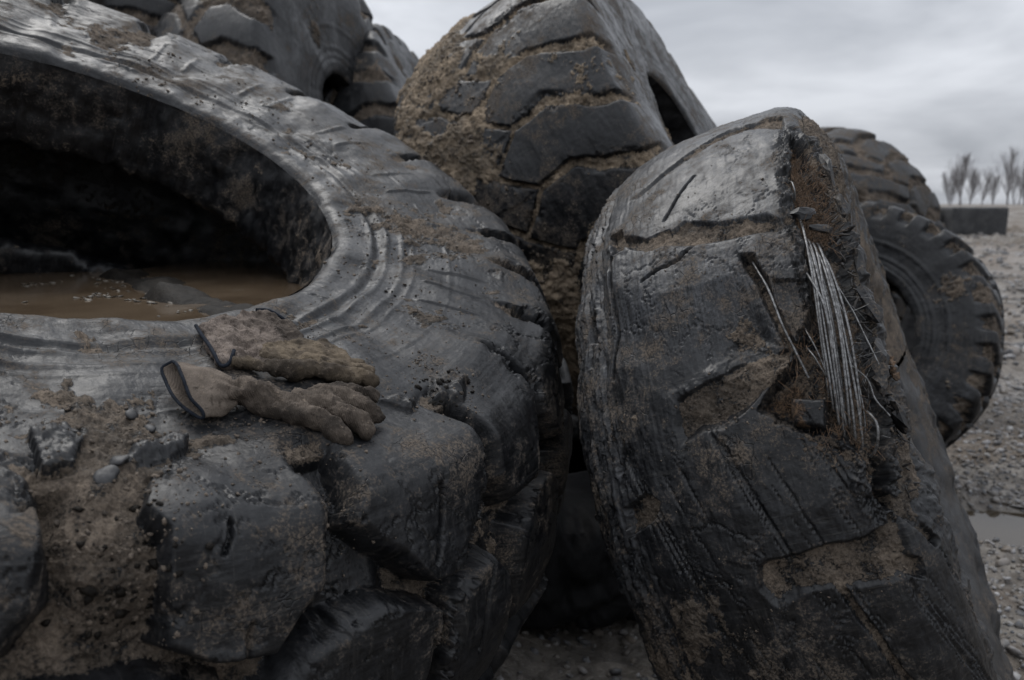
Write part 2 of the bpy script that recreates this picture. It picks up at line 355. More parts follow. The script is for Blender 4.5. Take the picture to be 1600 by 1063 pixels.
for t0 in np.arange(-60,298,13.2):
    A_CROWN.append([(t0+.6,.93),(t0+5,.90),(t0+11,.92),(t0+12,1.0),(t0+11,1.15),(t0+1,1.15),(t0,1.0)])
def disp_A(s,th,u):
    x=th*KA; y=u; t=tx(s)
    w1=smp(N_SOFT,x,y,t); w2=smp(N_S2,x,y,t); m1=smp(N_MID,x,y,t); m2=smp(N_M2,x,y,t); r1=smp(N_ROUGH,x,y,t/2,.75)
    f1=smp(N_MID,x,y,t/4,.37)
    xw=x+.0050*smp(N_W1,x,y,t)+.0022*smp(N_W1,x,y,t/4,.4); yw=y+.0050*smp(N_W2,x,y,t)+.0022*smp(N_W2,x,y,t/4,.4)
    D=np.full(x.shape,1.0); ids=np.zeros(x.shape,np.int32)
    hoff=np.zeros(x.shape)
    for i,p in enumerate(A_LUGS+A_CROWN):
        q=sdf_local(xw,yw,p,KA)-(.007 if i else .002); m=q<D; ids=np.where(m&(q<.002),i+1,ids); D=np.where(m,q,D)
        hoff=np.where(m,.007*math.sin(i*7.3),hoff)
    H=.066*ss(.345,.43,u)*ss(1.5,1.35,u)
    H=np.where(th<36.,H,H)*1.0
    narrow=ss(49,51,th)*ss(57,54.5,th); H=H*(1-.30*narrow)
    # rounding: tight at some edges, worn round at others
    e=.019+.008*np.clip(smp(N_W2,x,y,t/2,.8),-1,1.5)
    tt=np.clip(-D/e,0,1); top=1-(1-tt)**2.0
    chip=ss(.5,1.3,m1)*ss(.030,.004,np.abs(D+.006))*.014
    d=-H*(1-top)+hoff*tt*ss(.36,.46,u)-chip*ss(.36,.42,u)
    # side wall: rings near the bead, shallow cracks, ripple
    for uc,wd,hh in((.088,.006,.0045),(.122,.007,.006),(.158,.006,.0055),(.182,.004,.003),(.262,.004,.0025)):
        d+=hh*np.exp(-((u-uc-.002*w1)/wd)**2)*(.45+.55*ss(-.6,.8,w2))
    d-=.005*np.exp(-((u-.105)/.009)**2)
    for t0 in np.arange(84,300,6.1):                                # short raised radial bars of the side wall
        if int(t0*10)%3: d+=.004*ss(.0075,.003,np.abs(x-t0*KA-.02*(u-.27)))*ss(.20,.215,u)*ss(.345,.32,u)
    ed=smp(W_EDGE,x+.012*m1,y+.012*m2,t,.95); ck=ss(.055,.0,ed)*ss(-.2,1.2,w2)
    d-=.0035*ck*ss(.02,.06,u)
    sc_=smp(N_SCR,x,y,t,1.1); d+=.0003*sc_+.0004*m1+.003*smp(N_W1,x,y,t/3,.5)
    d+=.006*smp(N_W1,x,y,t)*ss(.1,.3,u)*ss(.45,.35,u)
    # gouges and tears in the blocks
    for pts,wd,dp in(([(59.9,.515),(59.3,.55),(58.6,.585),(58.2,.60)],.007,.022),([(44.3,.488),(44.2,.505),(43.8,.52)],.004,.012),([(45.2,.60),(44.6,.64)],.004,.010),([(30.5,.44),(31.5,.47)],.004,.008),([(66,.60),(64.2,.70),(63.6,.78)],.005,.02),([(56.8,.20),(60.5,.165),(66,.15)],.003,.006)):
        q=sdf_line(xw,yw,pts,KA); d-=dp*ss(wd,.0,q)
    # loose rubber scabs and broken ribs between the blocks
    for p,hh in(([(33,.31),(35.3,.30),(36.3,.33),(35.6,.38),(33.8,.385)],.009),([(71.6,.345),(75.2,.385),(70,.425),(67.4,.392)],.026),([(38.6,.385),(39.6,.345),(42.4,.33),(43.8,.335),(43.2,.362),(41.0,.382)],.016),([(62.8,.345),(65.2,.35),(66.0,.382),(64.2,.39)],.012),([(103,.385),(106,.36),(107,.40)],.012)):
        q=sdf_local(xw,yw,p,KA); k=np.clip(-q/.014,0,1); d=np.where(q<0,np.maximum(d,-.012*ss(.38,.42,u))+hh*.55*(1-(1-k)**2)*(.6+.8*smp(W_F1,x,y,t/4,.3))+.003*m1,d)
    # mud: fills grooves, smears the wall
    lvl=-.058+.036*ss(34.5,36.5,th)*ss(41.5,39.5,th)*ss(.62,.50,u)+.012*ss(.47,.40,u)
    lvl=np.where(u<.40,np.maximum(lvl,-.0145+.0075*ss(-.4,1.,w1)-.007*ss(37,34,th)-.004*ss(44,38,th)*ss(.25,.20,u)),lvl)+.006*ss(.62,.72,u)*0
    lvl+=.0125*ss(35.2,37.5,th)*ss(43.,40.5,th)*ss(.24,.30,u)*ss(.45,.40,u)
    lvl+=.0085*ss(84,92,th)*ss(122,106,th)*ss(.13,.17,u)*ss(.40,.33,u)*ss(-.9,.6,w2)
    lvl+=.0060*ss(80,95,th)*ss(150,125,th)*ss(.03,.08,u)*ss(.24,.16,u)*ss(-.4,.8,m2)
    lvl+=.0075*ss(45,48,th)*ss(57,52,th)*ss(.28,.32,u)*ss(.44,.38,u)
    lvl+=.006*ss(140,155,th)*ss(235,200,th)*ss(.05,.10,u)*ss(.2,.14,u)*ss(.0,1.,m1)
    cl=smp(W_CLOD,x,y,t,.9)
    hm=lvl+.0042*m2+.0009*r1+.0022*(.5-cl)
    mud=ss(-.0025,.0015,hm-d); d=np.maximum(d,hm)+.0003*r1*mud
    wear=np.clip(.15+.4*ss(.40,.02,u)*ss(70,110,th)*ss(-1,1,w2)+.35*ss(-.5,1.5,sc_)*ss(.42,.1,u),0,1)*.7
    return d,mud*.72+.14*ss(.2,1.5,m1),.0*d,wear,ids
def band_A(t,l,m):
    p=ss(100,108,t)*ss(126,118,t)*ss(.02,.06,l)+.5*ss(60,80,t)*ss(104,90,t)
    return np.clip(m+.55*p*ss(-.3,1.,smp(N_MID,t*KA,l,.8)),0,1)
cols=samples(-60,300,[(19,29,.28),(29,72,.125),(72,100,.17),(100,135,.26),(135,200,.38),(200,240,.5)],1.6)
rows=samples(0,A.U[-1],[(0,.2,.0032),(.2,.66,.0026),(.66,.80,.0034),(.80,1.0,.007)],.018)
rA=A.build(cols,rows,disp_A,M_RUB,lmat=M_RUB,ncin=420,band=band_A,inner_rag=.0045)
tag(rA,'huge worn tyre lying tilted with muddy water in its hole and gloves on it','tyre','scrap tyres')
def onsurf(s,th,u,extra=0.):
    i=np.searchsorted(s.rows,u).clip(0,len(s.rows)-1); j=np.searchsorted(s.cols,th).clip(0,len(s.cols)-1)
    return s.S(th,u,0)+s.Nrm(th,u)*(s.d[i,j]+extra)[...,None]
def crumbs(s,zones,mat,seed,name='mud_crumbs',sub=1,rough=.25):
    g=np.random.default_rng(seed); T=[];U=[];Z=[]
    for t0,t1,u0,u1,n,a,b in zones:
        cx=g.uniform(t0,t1,max(3,n//14)); cy=g.uniform(u0,u1,max(3,n//14)); k=g.integers(0,len(cx),n)
        mix=g.random(n)<.6
        T.append(np.where(mix,cx[k]+g.normal(0,1.0,n),g.uniform(t0,t1,n))); U.append(np.where(mix,cy[k]+g.normal(0,.014,n),g.uniform(u0,u1,n)))
        Z.append(a*(b/a)**(g.random(n)**2.2))
    T=np.concatenate(T);U=np.concatenate(U).clip(.005,s.U[-1]-.01);Z=np.concatenate(Z)
    P=onsurf(s,T,U,0.)+s.Nrm(T,U)*(Z*.15)[:,None]
    V,F=lumps(P-s.base,Z,s.Nrm(T,U),sub=sub,seed=seed,rough=rough,flat=(.45,.8))
    o=mk_mesh(name,V,F,mat,s.root); tag(o,kind='stuff'); return o
crumbs(A,[(35,43,.25,.5,420,.0007,.0042),(43,58,.27,.45,300,.0007,.003),(80,135,.03,.33,420,.001,.0042),(60,84,.06,.36,350,.0007,.0025),(135,200,.03,.3,160,.002,.006),(36,41,.45,.62,220,.0008,.004),(66,75,.30,.44,200,.0008,.004),(22,36,.1,.36,160,.0006,.002),(50,54,.38,.6,120,.0008,.003)],M_CLOD,31)
# wet mud clods and rubber crumbs
crumbs(A,[(36,40.5,.42,.58,70,.002,.007),(68,74,.34,.42,40,.002,.008),(84,125,.03,.3,36,.0015,.004)],M_MUDW,32,name='wet_crumbs')

# ---- muddy water inside it
ZW=1.122
M_WATER=NT('muddy_water'); _o=M_WATER.obj()
_n=M_WATER.noise(_o,3.5,4,.6); _c=M_WATER.mix(M_WATER.map(_n,.35,.65),(.060,.042,.027),(.098,.072,.048))
_v=M_WATER.noise(_o,26,6,.62,.4); _c=M_WATER.mix(M_WATER.map(_v,.66,.72,0,.55),_c,(.17,.15,.125))
M_WATER=M_WATER.done(_c,.10,M_WATER.bump(M_WATER.noise(_o,9,3,.5),.004,.12),**{'IOR':1.33,'Specular IOR Level':.5})
ringI=A.IN
def in_cav(p):
    q=p-A.c; a=q@A.a; r=np.linalg.norm(q-a[...,None]*A.a,axis=-1)
    L=ringI; ok=np.zeros(a.shape,bool); poly=np.vstack([L,[(-.33,0),(.33,0)]]); n=len(poly)
    for i in range(n):
        x1,y1=poly[i];x2,y2=poly[(i+1)%n]
        if y1==y2: continue
        ok^=((y1>r)!=(y2>r))&(a<(x2-x1)*(r-y1)/(y2-y1)+x1)
    return ok
C0=np.array([A.c[0]-.06,A.c[1]+.06,ZW]); ang=np.linspace(0,2*np.pi,180,endpoint=False); rr=[]
for a_ in ang:
    q=np.arange(.02,1.3,.004); p=C0+q[:,None]*np.array([math.cos(a_),math.sin(a_),0]); k=in_cav(p); i=np.argmin(k) if not k.all() else len(q)-1
    rr.append(q[i]+.006)
rr=np.array(rr)
frac=np.linspace(0,1,40)[1:]
Vw=np.vstack([[[0,0,0]]]+[np.c_[f*rr*np.cos(ang),f*rr*np.sin(ang),0*ang] for f in frac]); nA=len(ang)
Tq=[[0,1+i,1+(i+1)%nA] for i in range(nA)]
Qw=np.array([[1+k*nA+i,1+(k+1)*nA+i,1+(k+1)*nA+(i+1)%nA,1+k*nA+(i+1)%nA] for k in range(len(frac)-1) for i in range(nA)])
Tq=np.vstack([np.array(Tq),Qw[:,[0,1,2]],Qw[:,[0,2,3]]])
w=mk_mesh('water',Vw,Tq,M_WATER,loc=C0); tag(w,'brown muddy rainwater standing in the hole of the big tyre','water',kind='structure')
# mud bank along the far and right shore
xs=np.arange(-1.1,1.1,.010); gx,gy=np.meshgrid(xs,xs); px=gx+C0[0]; py=gy+C0[1]
shore=np.array([(-2.3,3.45),(-1.62,2.72),(-1.28,2.36),(-.98,2.02),(-.80,1.74),(-.66,1.55),(-.50,1.36),(-.42,1.2)])
sd=np.full(px.shape,9.)
for a_,b_ in zip(shore[:-1],shore[1:]):
    e=b_-a_; t=np.clip(((px-a_[0])*e[0]+(py-a_[1])*e[1])/(e@e),0,1); sd=np.minimum(sd,np.hypot(px-a_[0]-e[0]*t,py-a_[1]-e[1]*t))
yl=np.interp(px,shore[:,0],shore[:,1]); side=np.where(py>yl,1,-1); sd=sd*side
hb=-.045+.052*ss(-.07,.0,sd)*ss(.15,.05,sd)+.008*smp(N_W1,px,py,.7)+.003*smp(N_MID,px,py,1.6)+.006*(.5-smp(W_CLOD,px,py,2.0))
pz=ZW+hb; pts=np.stack([px,py,pz],-1); keep=(in_cav(pts)|in_cav(pts-np.array([.025,-.02,0]))|in_cav(pts-np.array([0,.03,0])))&(hb>-.03)
idx=-np.ones(px.shape,int); kk=keep[:-1,:-1]|keep[1:,:-1]|keep[:-1,1:]|keep[1:,1:]
q=grid_quads(*px.shape)[kk.ravel()]; uq,inv=np.unique(q,return_inverse=True)
o=mk_mesh('wet_mud',(pts.reshape(-1,3)-C0)[uq],inv.reshape(q.shape),M_MUDW,loc=C0)
tag(o,'dark wet mud along the edge of the water in the tyre','mud',kind='stuff')
M_FOAM=simple('scum',(.05,.043,.034),(.13,.115,.095),70,.6,.002)
fp=[];g=np.random.default_rng(3)
for k in range(70):
    i=g.integers(1,len(shore)-2); f=g.random(); p=shore[i]*(1-f)+shore[i+1]*f+g.normal(0,.028,2)-np.array([.03,.02]); fp.append((p[0],p[1],ZW+.001))
for cx,cy,n in((-.86,1.62,26),(-1.12,1.9,14),(-1.0,1.5,10)):
    for k in range(n): fp.append((cx+g.normal(0,.02),cy+g.normal(0,.03),ZW+.001))
fp=np.array(fp); fp=fp[in_cav(fp)]
V,F=lumps(fp-C0,g.uniform(.002,.009,len(fp)),sub=1,flat=(.12,.25),seed=4)
tag(mk_mesh('scum',V,F,M_FOAM,loc=C0),'pale scum flecks floating at the edge of the muddy water','scum',kind='stuff')

# ---- the torn tyre leaning on the right, steel cords laid bare
OUT_B=[(.1545,.3735),(.170,.374),(.185,.380),(.203,.395),(.214,.43),(.238,.50),(.251,.57),(.254,.628),(.250,.666),(.234,.700),(.211,.729),(.188,.744),(.15,.752),(.08,.760),(0,.764),(-.07,.758),(-.145,.740),(-.22,.69),(-.272,.62),(-.284,.56),(-.265,.50),(-.215,.43),(-.195,.40),(-.178,.382),(-.165,.374)]
IN_B=[(.1545,.3735),(.14,.37),(.12,.385),(.16,.44),(.20,.52),(.20,.60),(.14,.66),(0,.68),(-.12,.66),(-.17,.60),(-.17,.52),(-.14,.44),(-.10,.385),(-.12,.37),(-.165,.374)]
B=Tyre('worn_tyre',(.6829,1.7567,.7468),(.847,-.4027,.3469),OUT_B,IN_B)
KB=math.pi/180*.76
B_LUGS=[
 [(-67,.725),(-69.9,.645),(-74.3,.572),(-76.4,.505),(-73.2,.432),(-67.1,.430),(-53.6,.424),(-50.3,.437),(-53.9,.482),(-54.4,.546),(-56.6,.616),(-55.3,.646),(-56.5,.692),(-59.9,.745),(-64.5,.760)],
 [(-57.2,.745),(-51.6,.637),(-51.0,.582),(-49.3,.552),(-47.3,.537),(-37,.503),(-35.7,.572),(-34,.622),(-33.1,.669),(-32.7,.74),(-34,.80),(-46.2,.80),(-55,.79)],
 [(-44.6,.498),(-43.2,.444),(-34.8,.446),(-37,.470),(-41.7,.493)],
 [(-26.7,.678),(-28,.646),(-27.8,.582),(-25.1,.471),(-22.6,.428),(-19.9,.436),(-14,.430),(-13.6,.459),(-13.8,.511),(-13.2,.559),(-12.9,.62),(-17,.74),(-25,.80),(-29,.76)],
 [(-22.7,.402),(-22.8,.33),(-17.1,.325),(-10.5,.33),(-11.0,.352),(-14,.378),(-16.6,.398),(-18,.412)],
 [(-9.6,.60),(-9.4,.56),(-9.2,.53),(-6.5,.522),(-3.6,.505),(.2,.487),(6,.48),(9,.53),(8.5,.66),(2,.74),(-7,.70)],
 [(-7.6,.495),(-8.2,.44),(-5,.425),(0,.415),(6,.41),(6,.455),(.5,.465),(-3.8,.483)],
 [(-96,.44),(-81,.436),(-80.2,.54),(-75.5,.60),(-70,.70),(-72,.76),(-96,.76)]]
for t0 in list(np.arange(14,200,19.))+list(np.arange(-172,-106,19.)):
    B_LUGS.append([(t0,.44),(t0+15,.43),(t0+16,.60),(t0+12,.76),(t0-2,.76),(t0+1,.60)])
B_CUT=[ # polygon, depth at its first rows, depth lost per degree, edge width
 ([(-68.3,.735),(-71.5,.66),(-76.2,.59),(-80.2,.54),(-79.8,.436),(-74.3,.43),(-77.0,.505),(-74.8,.565),(-70.4,.642),(-67.3,.72)],.042,.003,.014,-80),
 ([(-50.3,.432),(-53.9,.482),(-54.4,.546),(-56.6,.616),(-55.3,.646),(-56.5,.692),(-59.9,.745),(-58.3,.75),(-54.6,.70),(-52.6,.645),(-51.6,.59),(-50.9,.55),(-50.2,.50),(-47.2,.44)],.060,.0095,.020,-57),
 ([(-56.3,.70),(-56.0,.645),(-54.2,.640),(-53.4,.655),(-54.3,.70)],.052,0,.012,-56),
 ([(-48.6,.538),(-48.4,.512),(-42,.495),(-36.2,.474),(-35.8,.494),(-41,.513)],.034,0,.010,-48),
 ([(-33.1,.672),(-34.2,.622),(-35.9,.572),(-37.3,.50),(-36.8,.474),(-33.5,.50),(-31.5,.545),(-29.6,.572),(-28.4,.602),(-28.3,.637),(-26.8,.683),(-30.1,.688)],.060,.0042,.024,-36.5),
 ([(-14,.40),(-13.8,.459),(-14.0,.511),(-13.4,.559),(-13.1,.612),(-10.3,.620),(-8.2,.605),(-9.2,.565),(-9.3,.525),(-8.4,.48),(-8.3,.415)],.062,.0085,.020,-14),
 ([(-21.6,.812),(-23.2,.755),(-21.5,.732),(-19.8,.748),(-17.6,.812)],.055,0,.012,-20),
 ([(-10.6,.424),(-9.3,.394),(-7.5,.398),(-8.5,.424)],.032,0,.008,-9),
 ([(-49.5,.845),(-50.2,.815),(-46,.81),(-44.8,.825),(-46,.85)],.035,0,.010,-47),
 ([(-61.8,.768),(-61.0,.742),(-56.8,.738),(-57.2,.762)],.045,0,.009,-59)]
B_TEAR=[(-72,.425),(-66.1,.434),(-58,.440),(-52.5,.441),(-46.4,.440),(-40,.447),(-36.8,.476),(-33.3,.50),(-31.5,.53),(-29.0,.545),(-26.8,.526),(-25.4,.476),(-23.9,.446),(-22.2,.424),(-19.5,.43),(-16.5,.41),(-17,.396),(-20.5,.394),(-22.6,.384),(-25.3,.345),(-29,.325),(-34,.318),(-40,.326),(-45.2,.322),(-51.5,.334),(-58.4,.350),(-66,.372),(-70,.395)]
def disp_B(s,th,u):
    x=th*KB; y=u; t=tx(s)
    w1=smp(N_SOFT,x,y,t); w2=smp(N_S2,x,y,t); m1=smp(N_MID,x,y,t); m2=smp(N_M2,x,y,t); r1=smp(N_ROUGH,x,y,t/2,.75); f1=smp(N_MID,x,y,t/4,.37)
    xw=x+.0035*smp(N_W1,x,y,t)+.0024*smp(N_W1,x,y,t/5,.3)+.0005*m1; yw=y+.0035*smp(N_W2,x,y,t)+.0024*smp(N_W2,x,y,t/5,.3)+.0005*m2
    D=np.full(x.shape,1.); ids=np.zeros(x.shape,np.int32)
    for i,p in enumerate(B_LUGS):
        q=sdf_local(xw,yw,p,KB); m=q<D; ids=np.where(m&(q<0),i+1,ids); D=np.minimum(D,q)
    d=.006*smp(N_W1,x,y,t)+.003*smp(N_W2,x,y,t/3,.5)+.0004*m1
    d+=.024*np.exp(-((th+87)/13)**2)*np.exp(-((u-.53)/.085)**2)
    gen=((th>9)|(th<-100))&(u>.42)&(u<.80)
    d=np.where(gen,d-.035*ss(.0,.015,D),d)
    rec=np.zeros(x.shape)
    for i,(tx_,ty_,hh) in enumerate(((.05,-.03,.006),(-.05,.05,.004),(.0,.0,-.006),(.055,.04,.005),(-.03,.10,.004),(.06,-.05,.003),(-.05,.05,-.004),(.03,.03,.003))):   # every block worn to its own slant
        P=np.array(B_LUGS[i]); q=sdf_local(xw,yw,B_LUGS[i],KB); wgt=ss(0,.03,-q); d+=wgt*np.clip(hh+tx_*(x-P[:,0].mean()*KB)+ty_*(y-P[:,1].mean()),-.012,.012)
    for p,dp,gr,e,t0 in B_CUT:
        q=sdf_local(xw,yw,p,KB); k=np.clip(-q/e,0,1); k=k*(2-k) if e<.012 else .75*k+.25*k*k*(3-2*k); c=np.maximum(dp-gr*np.maximum(th-t0,0),.004)*k
        d=np.minimum(d,.003*w1-c); rec=np.maximum(rec,k)
        lip=ss(.016,.003,np.abs(q-.004))*(q>0); d+=.0025*lip*ss(-.5,1,m2)
    for pts,wd,dp in(([(-10.6,.520),(-7.1,.512),(-3.8,.495),(0,.477),(3,.468)],.008,.034),([(-23,.424),(-20,.432),(-18,.424),(-16.4,.404),(-13.8,.382),(-10.5,.352)],.011,.032),([(-57,.765),(-50,.757),(-44,.765),(-38,.775)],.004,.012),([(-66,.60),(-62,.63),(-58.5,.655)],.004,.008),([(-29.5,.78),(-24,.80)],.004,.010),([(-52.6,.60),(-50.5,.63),(-49,.70)],.004,.008)):
        q=sdf_line(xw,yw,pts,KB); d-=dp*ss(wd,wd*.25,q)
    # torn shoulder: ragged hollow with ply fibres
    q=sdf_local(x+.006*w1+.005*m1,y+.005*w2+.0045*m2,B_TEAR,KB); k=np.clip(-q/.010,0,1); tear=k
    fib=smp(N_SCR,x,y,t,.5)
    d=np.where(q<0,np.minimum(d,d-(.036+.006*w2+.008*m1+.005*m2)*k+.003*fib*k),d)
    rim=ss(.030,.004,np.abs(q-.008))*(q>0)*(u<.46); d+=rim*(.004*m2+.004*f1-.001)
    # right-hand strip left beside the tear: broken, lumpy rubber
    st=ss(.265,.30,u)*ss(.40,.36,u)*ss(-84,-72,th)*ss(-8,-20,th); ch=smp(W_F1,x*1.0,y*1.7,t,.8); ck2=smp(N_SOFT,x,y,t/3,.5); d+=st*(.0045*m1+.007*ck2+.006*w2+.012*(ch-.45))-.006*st-.014*ss(-54,-66,th)*ss(.42,.36,u)
    # block standing in the hollow
    p=[(-30.6,.514),(-29.4,.456),(-25.8,.468),(-26.8,.520)]; q2=sdf_local(xw,yw,p,KB); kb=np.clip(-q2/.009,0,1); d=np.where(q2<0,np.maximum(d,-.034+.036*(1-(1-kb)**2.5)),d)
    ids=np.where(q2<.001,len(B_LUGS)+1,ids)
    # slabs a little lower
    d=np.where(ids==3,d-.006,d)
    # layered, split rubber on the left shoulder
    lay=ss(.775,.81,u)*ss(1.0,.93,u); ph=(u+.004*w1+.006*np.sin(th*.16+2*w2))/.021
    d+=lay*(.0085*(ph%1.0)-.004+.006*ss(.5,.95,smp(N_SCR,x,y,t,.6))*0)+lay*.0025*smp(N_SCR,x,y,t,.5)
    ed=smp(W_EDGE,x+.012*m1,y+.012*m2,t,.95); d-=.003*ss(.05,0,ed)*ss(.0,1.2,w2)
    scy=smp(N_SCRY,x,y,t,1.1); sc_=smp(N_SCR,x,y,t,1.1)
    d+=.0004*sc_+.0002*f1+.005*smp(N_SOFT,x,y,t/3,.5)*ss(.20,.25,u)*ss(.34,.30,u)
    lower=ss(-33,-26,th); d-=.0035*lower*ss(.8,1.6,smp(N_SCR,x,y+.3*x,t,.7))   # long rub marks
    # mud
    lvl=-.060+.006*w2
    pk=sdf_local(xw,yw,B_CUT[4][0],KB); lvl=np.where(pk<.012,np.maximum(lvl,-.046+.022*ss(.52,.64,u)),lvl)
    pk=sdf_local(xw,yw,[(-12.9,.612),(-13.2,.545),(-11.5,.545),(-10,.56),(-8.6,.60),(-10.3,.615)],KB); lvl=np.where(pk<.01,-.039,lvl)
    pk=sdf_local(xw,yw,[(-11.5,.50),(-11.8,.43),(-8.9,.43),(-8.6,.49)],KB); lvl=np.where(pk<.01,-.039,lvl)
    pk=sdf_local(xw,yw,B_CUT[1][0],KB); lvl=np.where(pk<.01,-.056,lvl)
    lvl=np.where((u>.40)&(u<.46)&(th>-24)&(th<-13),np.maximum(lvl,-.021),lvl)
    thin=-.0128+.0058*ss(-.5,1.2,w2)*ss(.80,.70,u)*(.4+.6*ss(-46,-54,th))
    thin-=.014*ss(-53,-50.5,th)*ss(-33,-36,th)*ss(.44,.47,u)*(1-.45*ss(.9,1.8,m1))
    thin+=.0035*ss(-30,-20,th)*ss(.60,.70,u)*ss(.80,.74,u)
    lvl=np.where(tear>0,-.040,np.maximum(lvl,thin))
    cl=smp(W_CLOD,x,y,t,.9); hm=lvl+.0034*m2+.0008*r1+.0018*(.5-cl)+.003*w1*(lvl>-.012)
    mud=ss(-.002,.0015,hm-d); d=np.maximum(d,hm)+.0003*r1*mud
    rust=tear*np.clip(.22+.55*ss(-48,-53,th)+.25*ss(.5,1.5,m2)+.35*ss(-34,-30,th)*ss(.47,.50,u),0,1)
    wear=np.clip(.04+.22*ss(.2,1.6,sc_)+.35*lay+(.22+.22*w2)*ss(-34,-40,th)*ss(.43,.50,u)+.12*ss(.64,.72,u),0,1)
    return d,mud*.66+.12*ss(.3,1.6,m1)+.10*ss(-50,-60,th)*ss(0,1.,w2),rust,wear,ids
cols=samples(-180,180,[(-100,-80,.32),(-80,-52,.20),(-52,10,.165),(10,24,.4)],1.8)
rows=samples(0,B.U[-1],[(.28,.80,.0024),(.80,.94,.0036),(.24,.28,.005)],.016)
rB=B.build(cols,rows,disp_B,M_RUBB)
tag(rB,'badly torn tyre leaning on the right with bare steel cords in its tread','tyre','scrap tyres')
crumbs(B,[(-70,-52,.45,.72,130,.0006,.0018),(-35,-27,.54,.68,150,.0006,.0026),(-13,-8,.42,.61,90,.0007,.0026),(-22,-13,.40,.43,40,.0008,.003),(-50,-40,.56,.78,120,.0005,.0016),(-66,-48,.36,.44,160,.001,.004),(-38,-22,.36,.47,140,.001,.004),(-30,-5,.62,.8,110,.0005,.0018)],M_CLOD,41,rough=.34)
# cords
CORDS=[[(-53.5,.431),(-51.7,.431),(-46.8,.434),(-38.3,.442),(-29.3,.454)],[(-49.5,.428),(-47.7,.429),(-38.3,.435),(-26.1,.451)],[(-50,.42),(-48.2,.421),(-38.2,.427),(-25.7,.442)],[(-49.5,.413),(-47.8,.414),(-36.7,.429),(-28.8,.445)],[(-49.5,.404),(-47.6,.406),(-37.4,.415),(-24.1,.433)],[(-49,.401),(-47.4,.403),(-36.6,.408),(-23.2,.423)],[(-46.4,.448),(-43.2,.438),(-38.6,.430),(-30,.438)],[(-48,.517),(-43.6,.502),(-38,.491),(-31.8,.475)],[(-35.3,.466),(-31,.451)],[(-33.5,.42),(-32.2,.412),(-30.4,.396),(-27.9,.396),(-25.9,.384)],[(-27.2,.401),(-22,.412)],[(-42.4,.394),(-38.2,.382),(-31.8,.376)],[(-60.2,.436),(-56.6,.434)],
 [(-48.6,.409),(-38,.421),(-26.5,.438)],[(-48.8,.417),(-40,.424),(-30,.437),(-24.6,.446)],[(-38,.462),(-33,.45),(-28,.446)],[(-36,.40),(-30,.405),(-24,.41)],[(-44,.40),(-36,.395),(-29,.40)],[(-49,.423),(-38.3,.431),(-27,.447)],[(-48,.411),(-37.2,.4185),(-25.5,.436)],[(-47.5,.398),(-36,.403),(-25.5,.417)],[(-48.5,.426),(-38,.4385),(-27.8,.4525)]]
g=np.random.default_rng(5)
for n,c in enumerate(CORDS):
    L=np.array(c); P=spline(np.c_[L,np.zeros(len(L))],int(max(14,abs(L[-1,0]-L[0,0])*KB/.0022)))
    s_=np.linspace(0,1,len(P)); wob=g.normal(0,1,4)
    th=P[:,0]; u=P[:,1]+.0018*wob[3]*(s_-.5)+.0013*wob[1]*np.sin(np.pi*s_)+.0005*np.sin(5*s_+wob[0])+.0003*np.sin(13*s_+wob[1])
    lift=-.017+(.017+.004*abs(wob[2]))*np.sin(np.pi*s_)**.6+.0008*np.sin(9*s_+wob[2])
    if n in(9,11): lift=-.004+.014*s_
    if n==7: lift=-.014+.012*np.sin(np.pi*s_)
    if 13<=n<18: lift=lift-.007
    W=B.S(th,u,0)+B.Nrm(th,u)*lift[:,None]
    thin=n in(8,9,11,12) or n in(15,16,17)
    V,Q=tube(W-B.base,.0011 if thin else .0019,10,helix=5,pitch=.016,depth=.16)
    mk_mesh('steel_cord',V,Q,M_STEEL,B.root)
# frayed wires and ply threads at the tear
def fray(s,name,n,tr,ur,ln,rad,mat,seed,lift=(.0,.02),dirth=1.0):
    g=np.random.default_rng(seed); VV=[];QQ=[];o=0
    for k in range(n):
        t0=g.uniform(*tr); u0=g.uniform(*ur); p0=s.S(t0,u0,0)-s.Nrm(t0,u0)*.014
        dv=nrm(s.Nrm(t0,u0)*g.uniform(.05,.8)+(s.S(t0+1,u0,0)-s.S(t0,u0,0))/KB*g.normal(0,.6*dirth)+g.normal(0,.35,3)); l=g.uniform(*ln)
        q=nrm(g.normal(0,1,3)); s_=np.linspace(0,1,7)[:,None]
        V,Q=tube(p0-s.base+dv*l*s_+q*l*.3*s_**2,g.uniform(.6,1.2)*rad*np.linspace(1,.5,7),5); VV.append(V);QQ.append(Q+o);o+=len(V)
    ob=mk_mesh(name,np.vstack(VV),np.vstack(QQ),mat,s.root); tag(ob,kind='stuff')
fray(B,'ply_threads',420,(-66,-49),(.365,.436),(.008,.03),.0006,M_RUSTF,6)
fray(B,'ply_threads',260,(-37,-22),(.40,.50),(.008,.035),.0006,M_RUSTF,7)
fray(B,'frayed_wires',26,(-45,-24),(.372,.40),(.015,.045),.0007,M_STEEL,8)
fray(B,'rubber_shreds',90,(-72,-16),(.33,.365),(.006,.020),.0022,M_FIB,9)
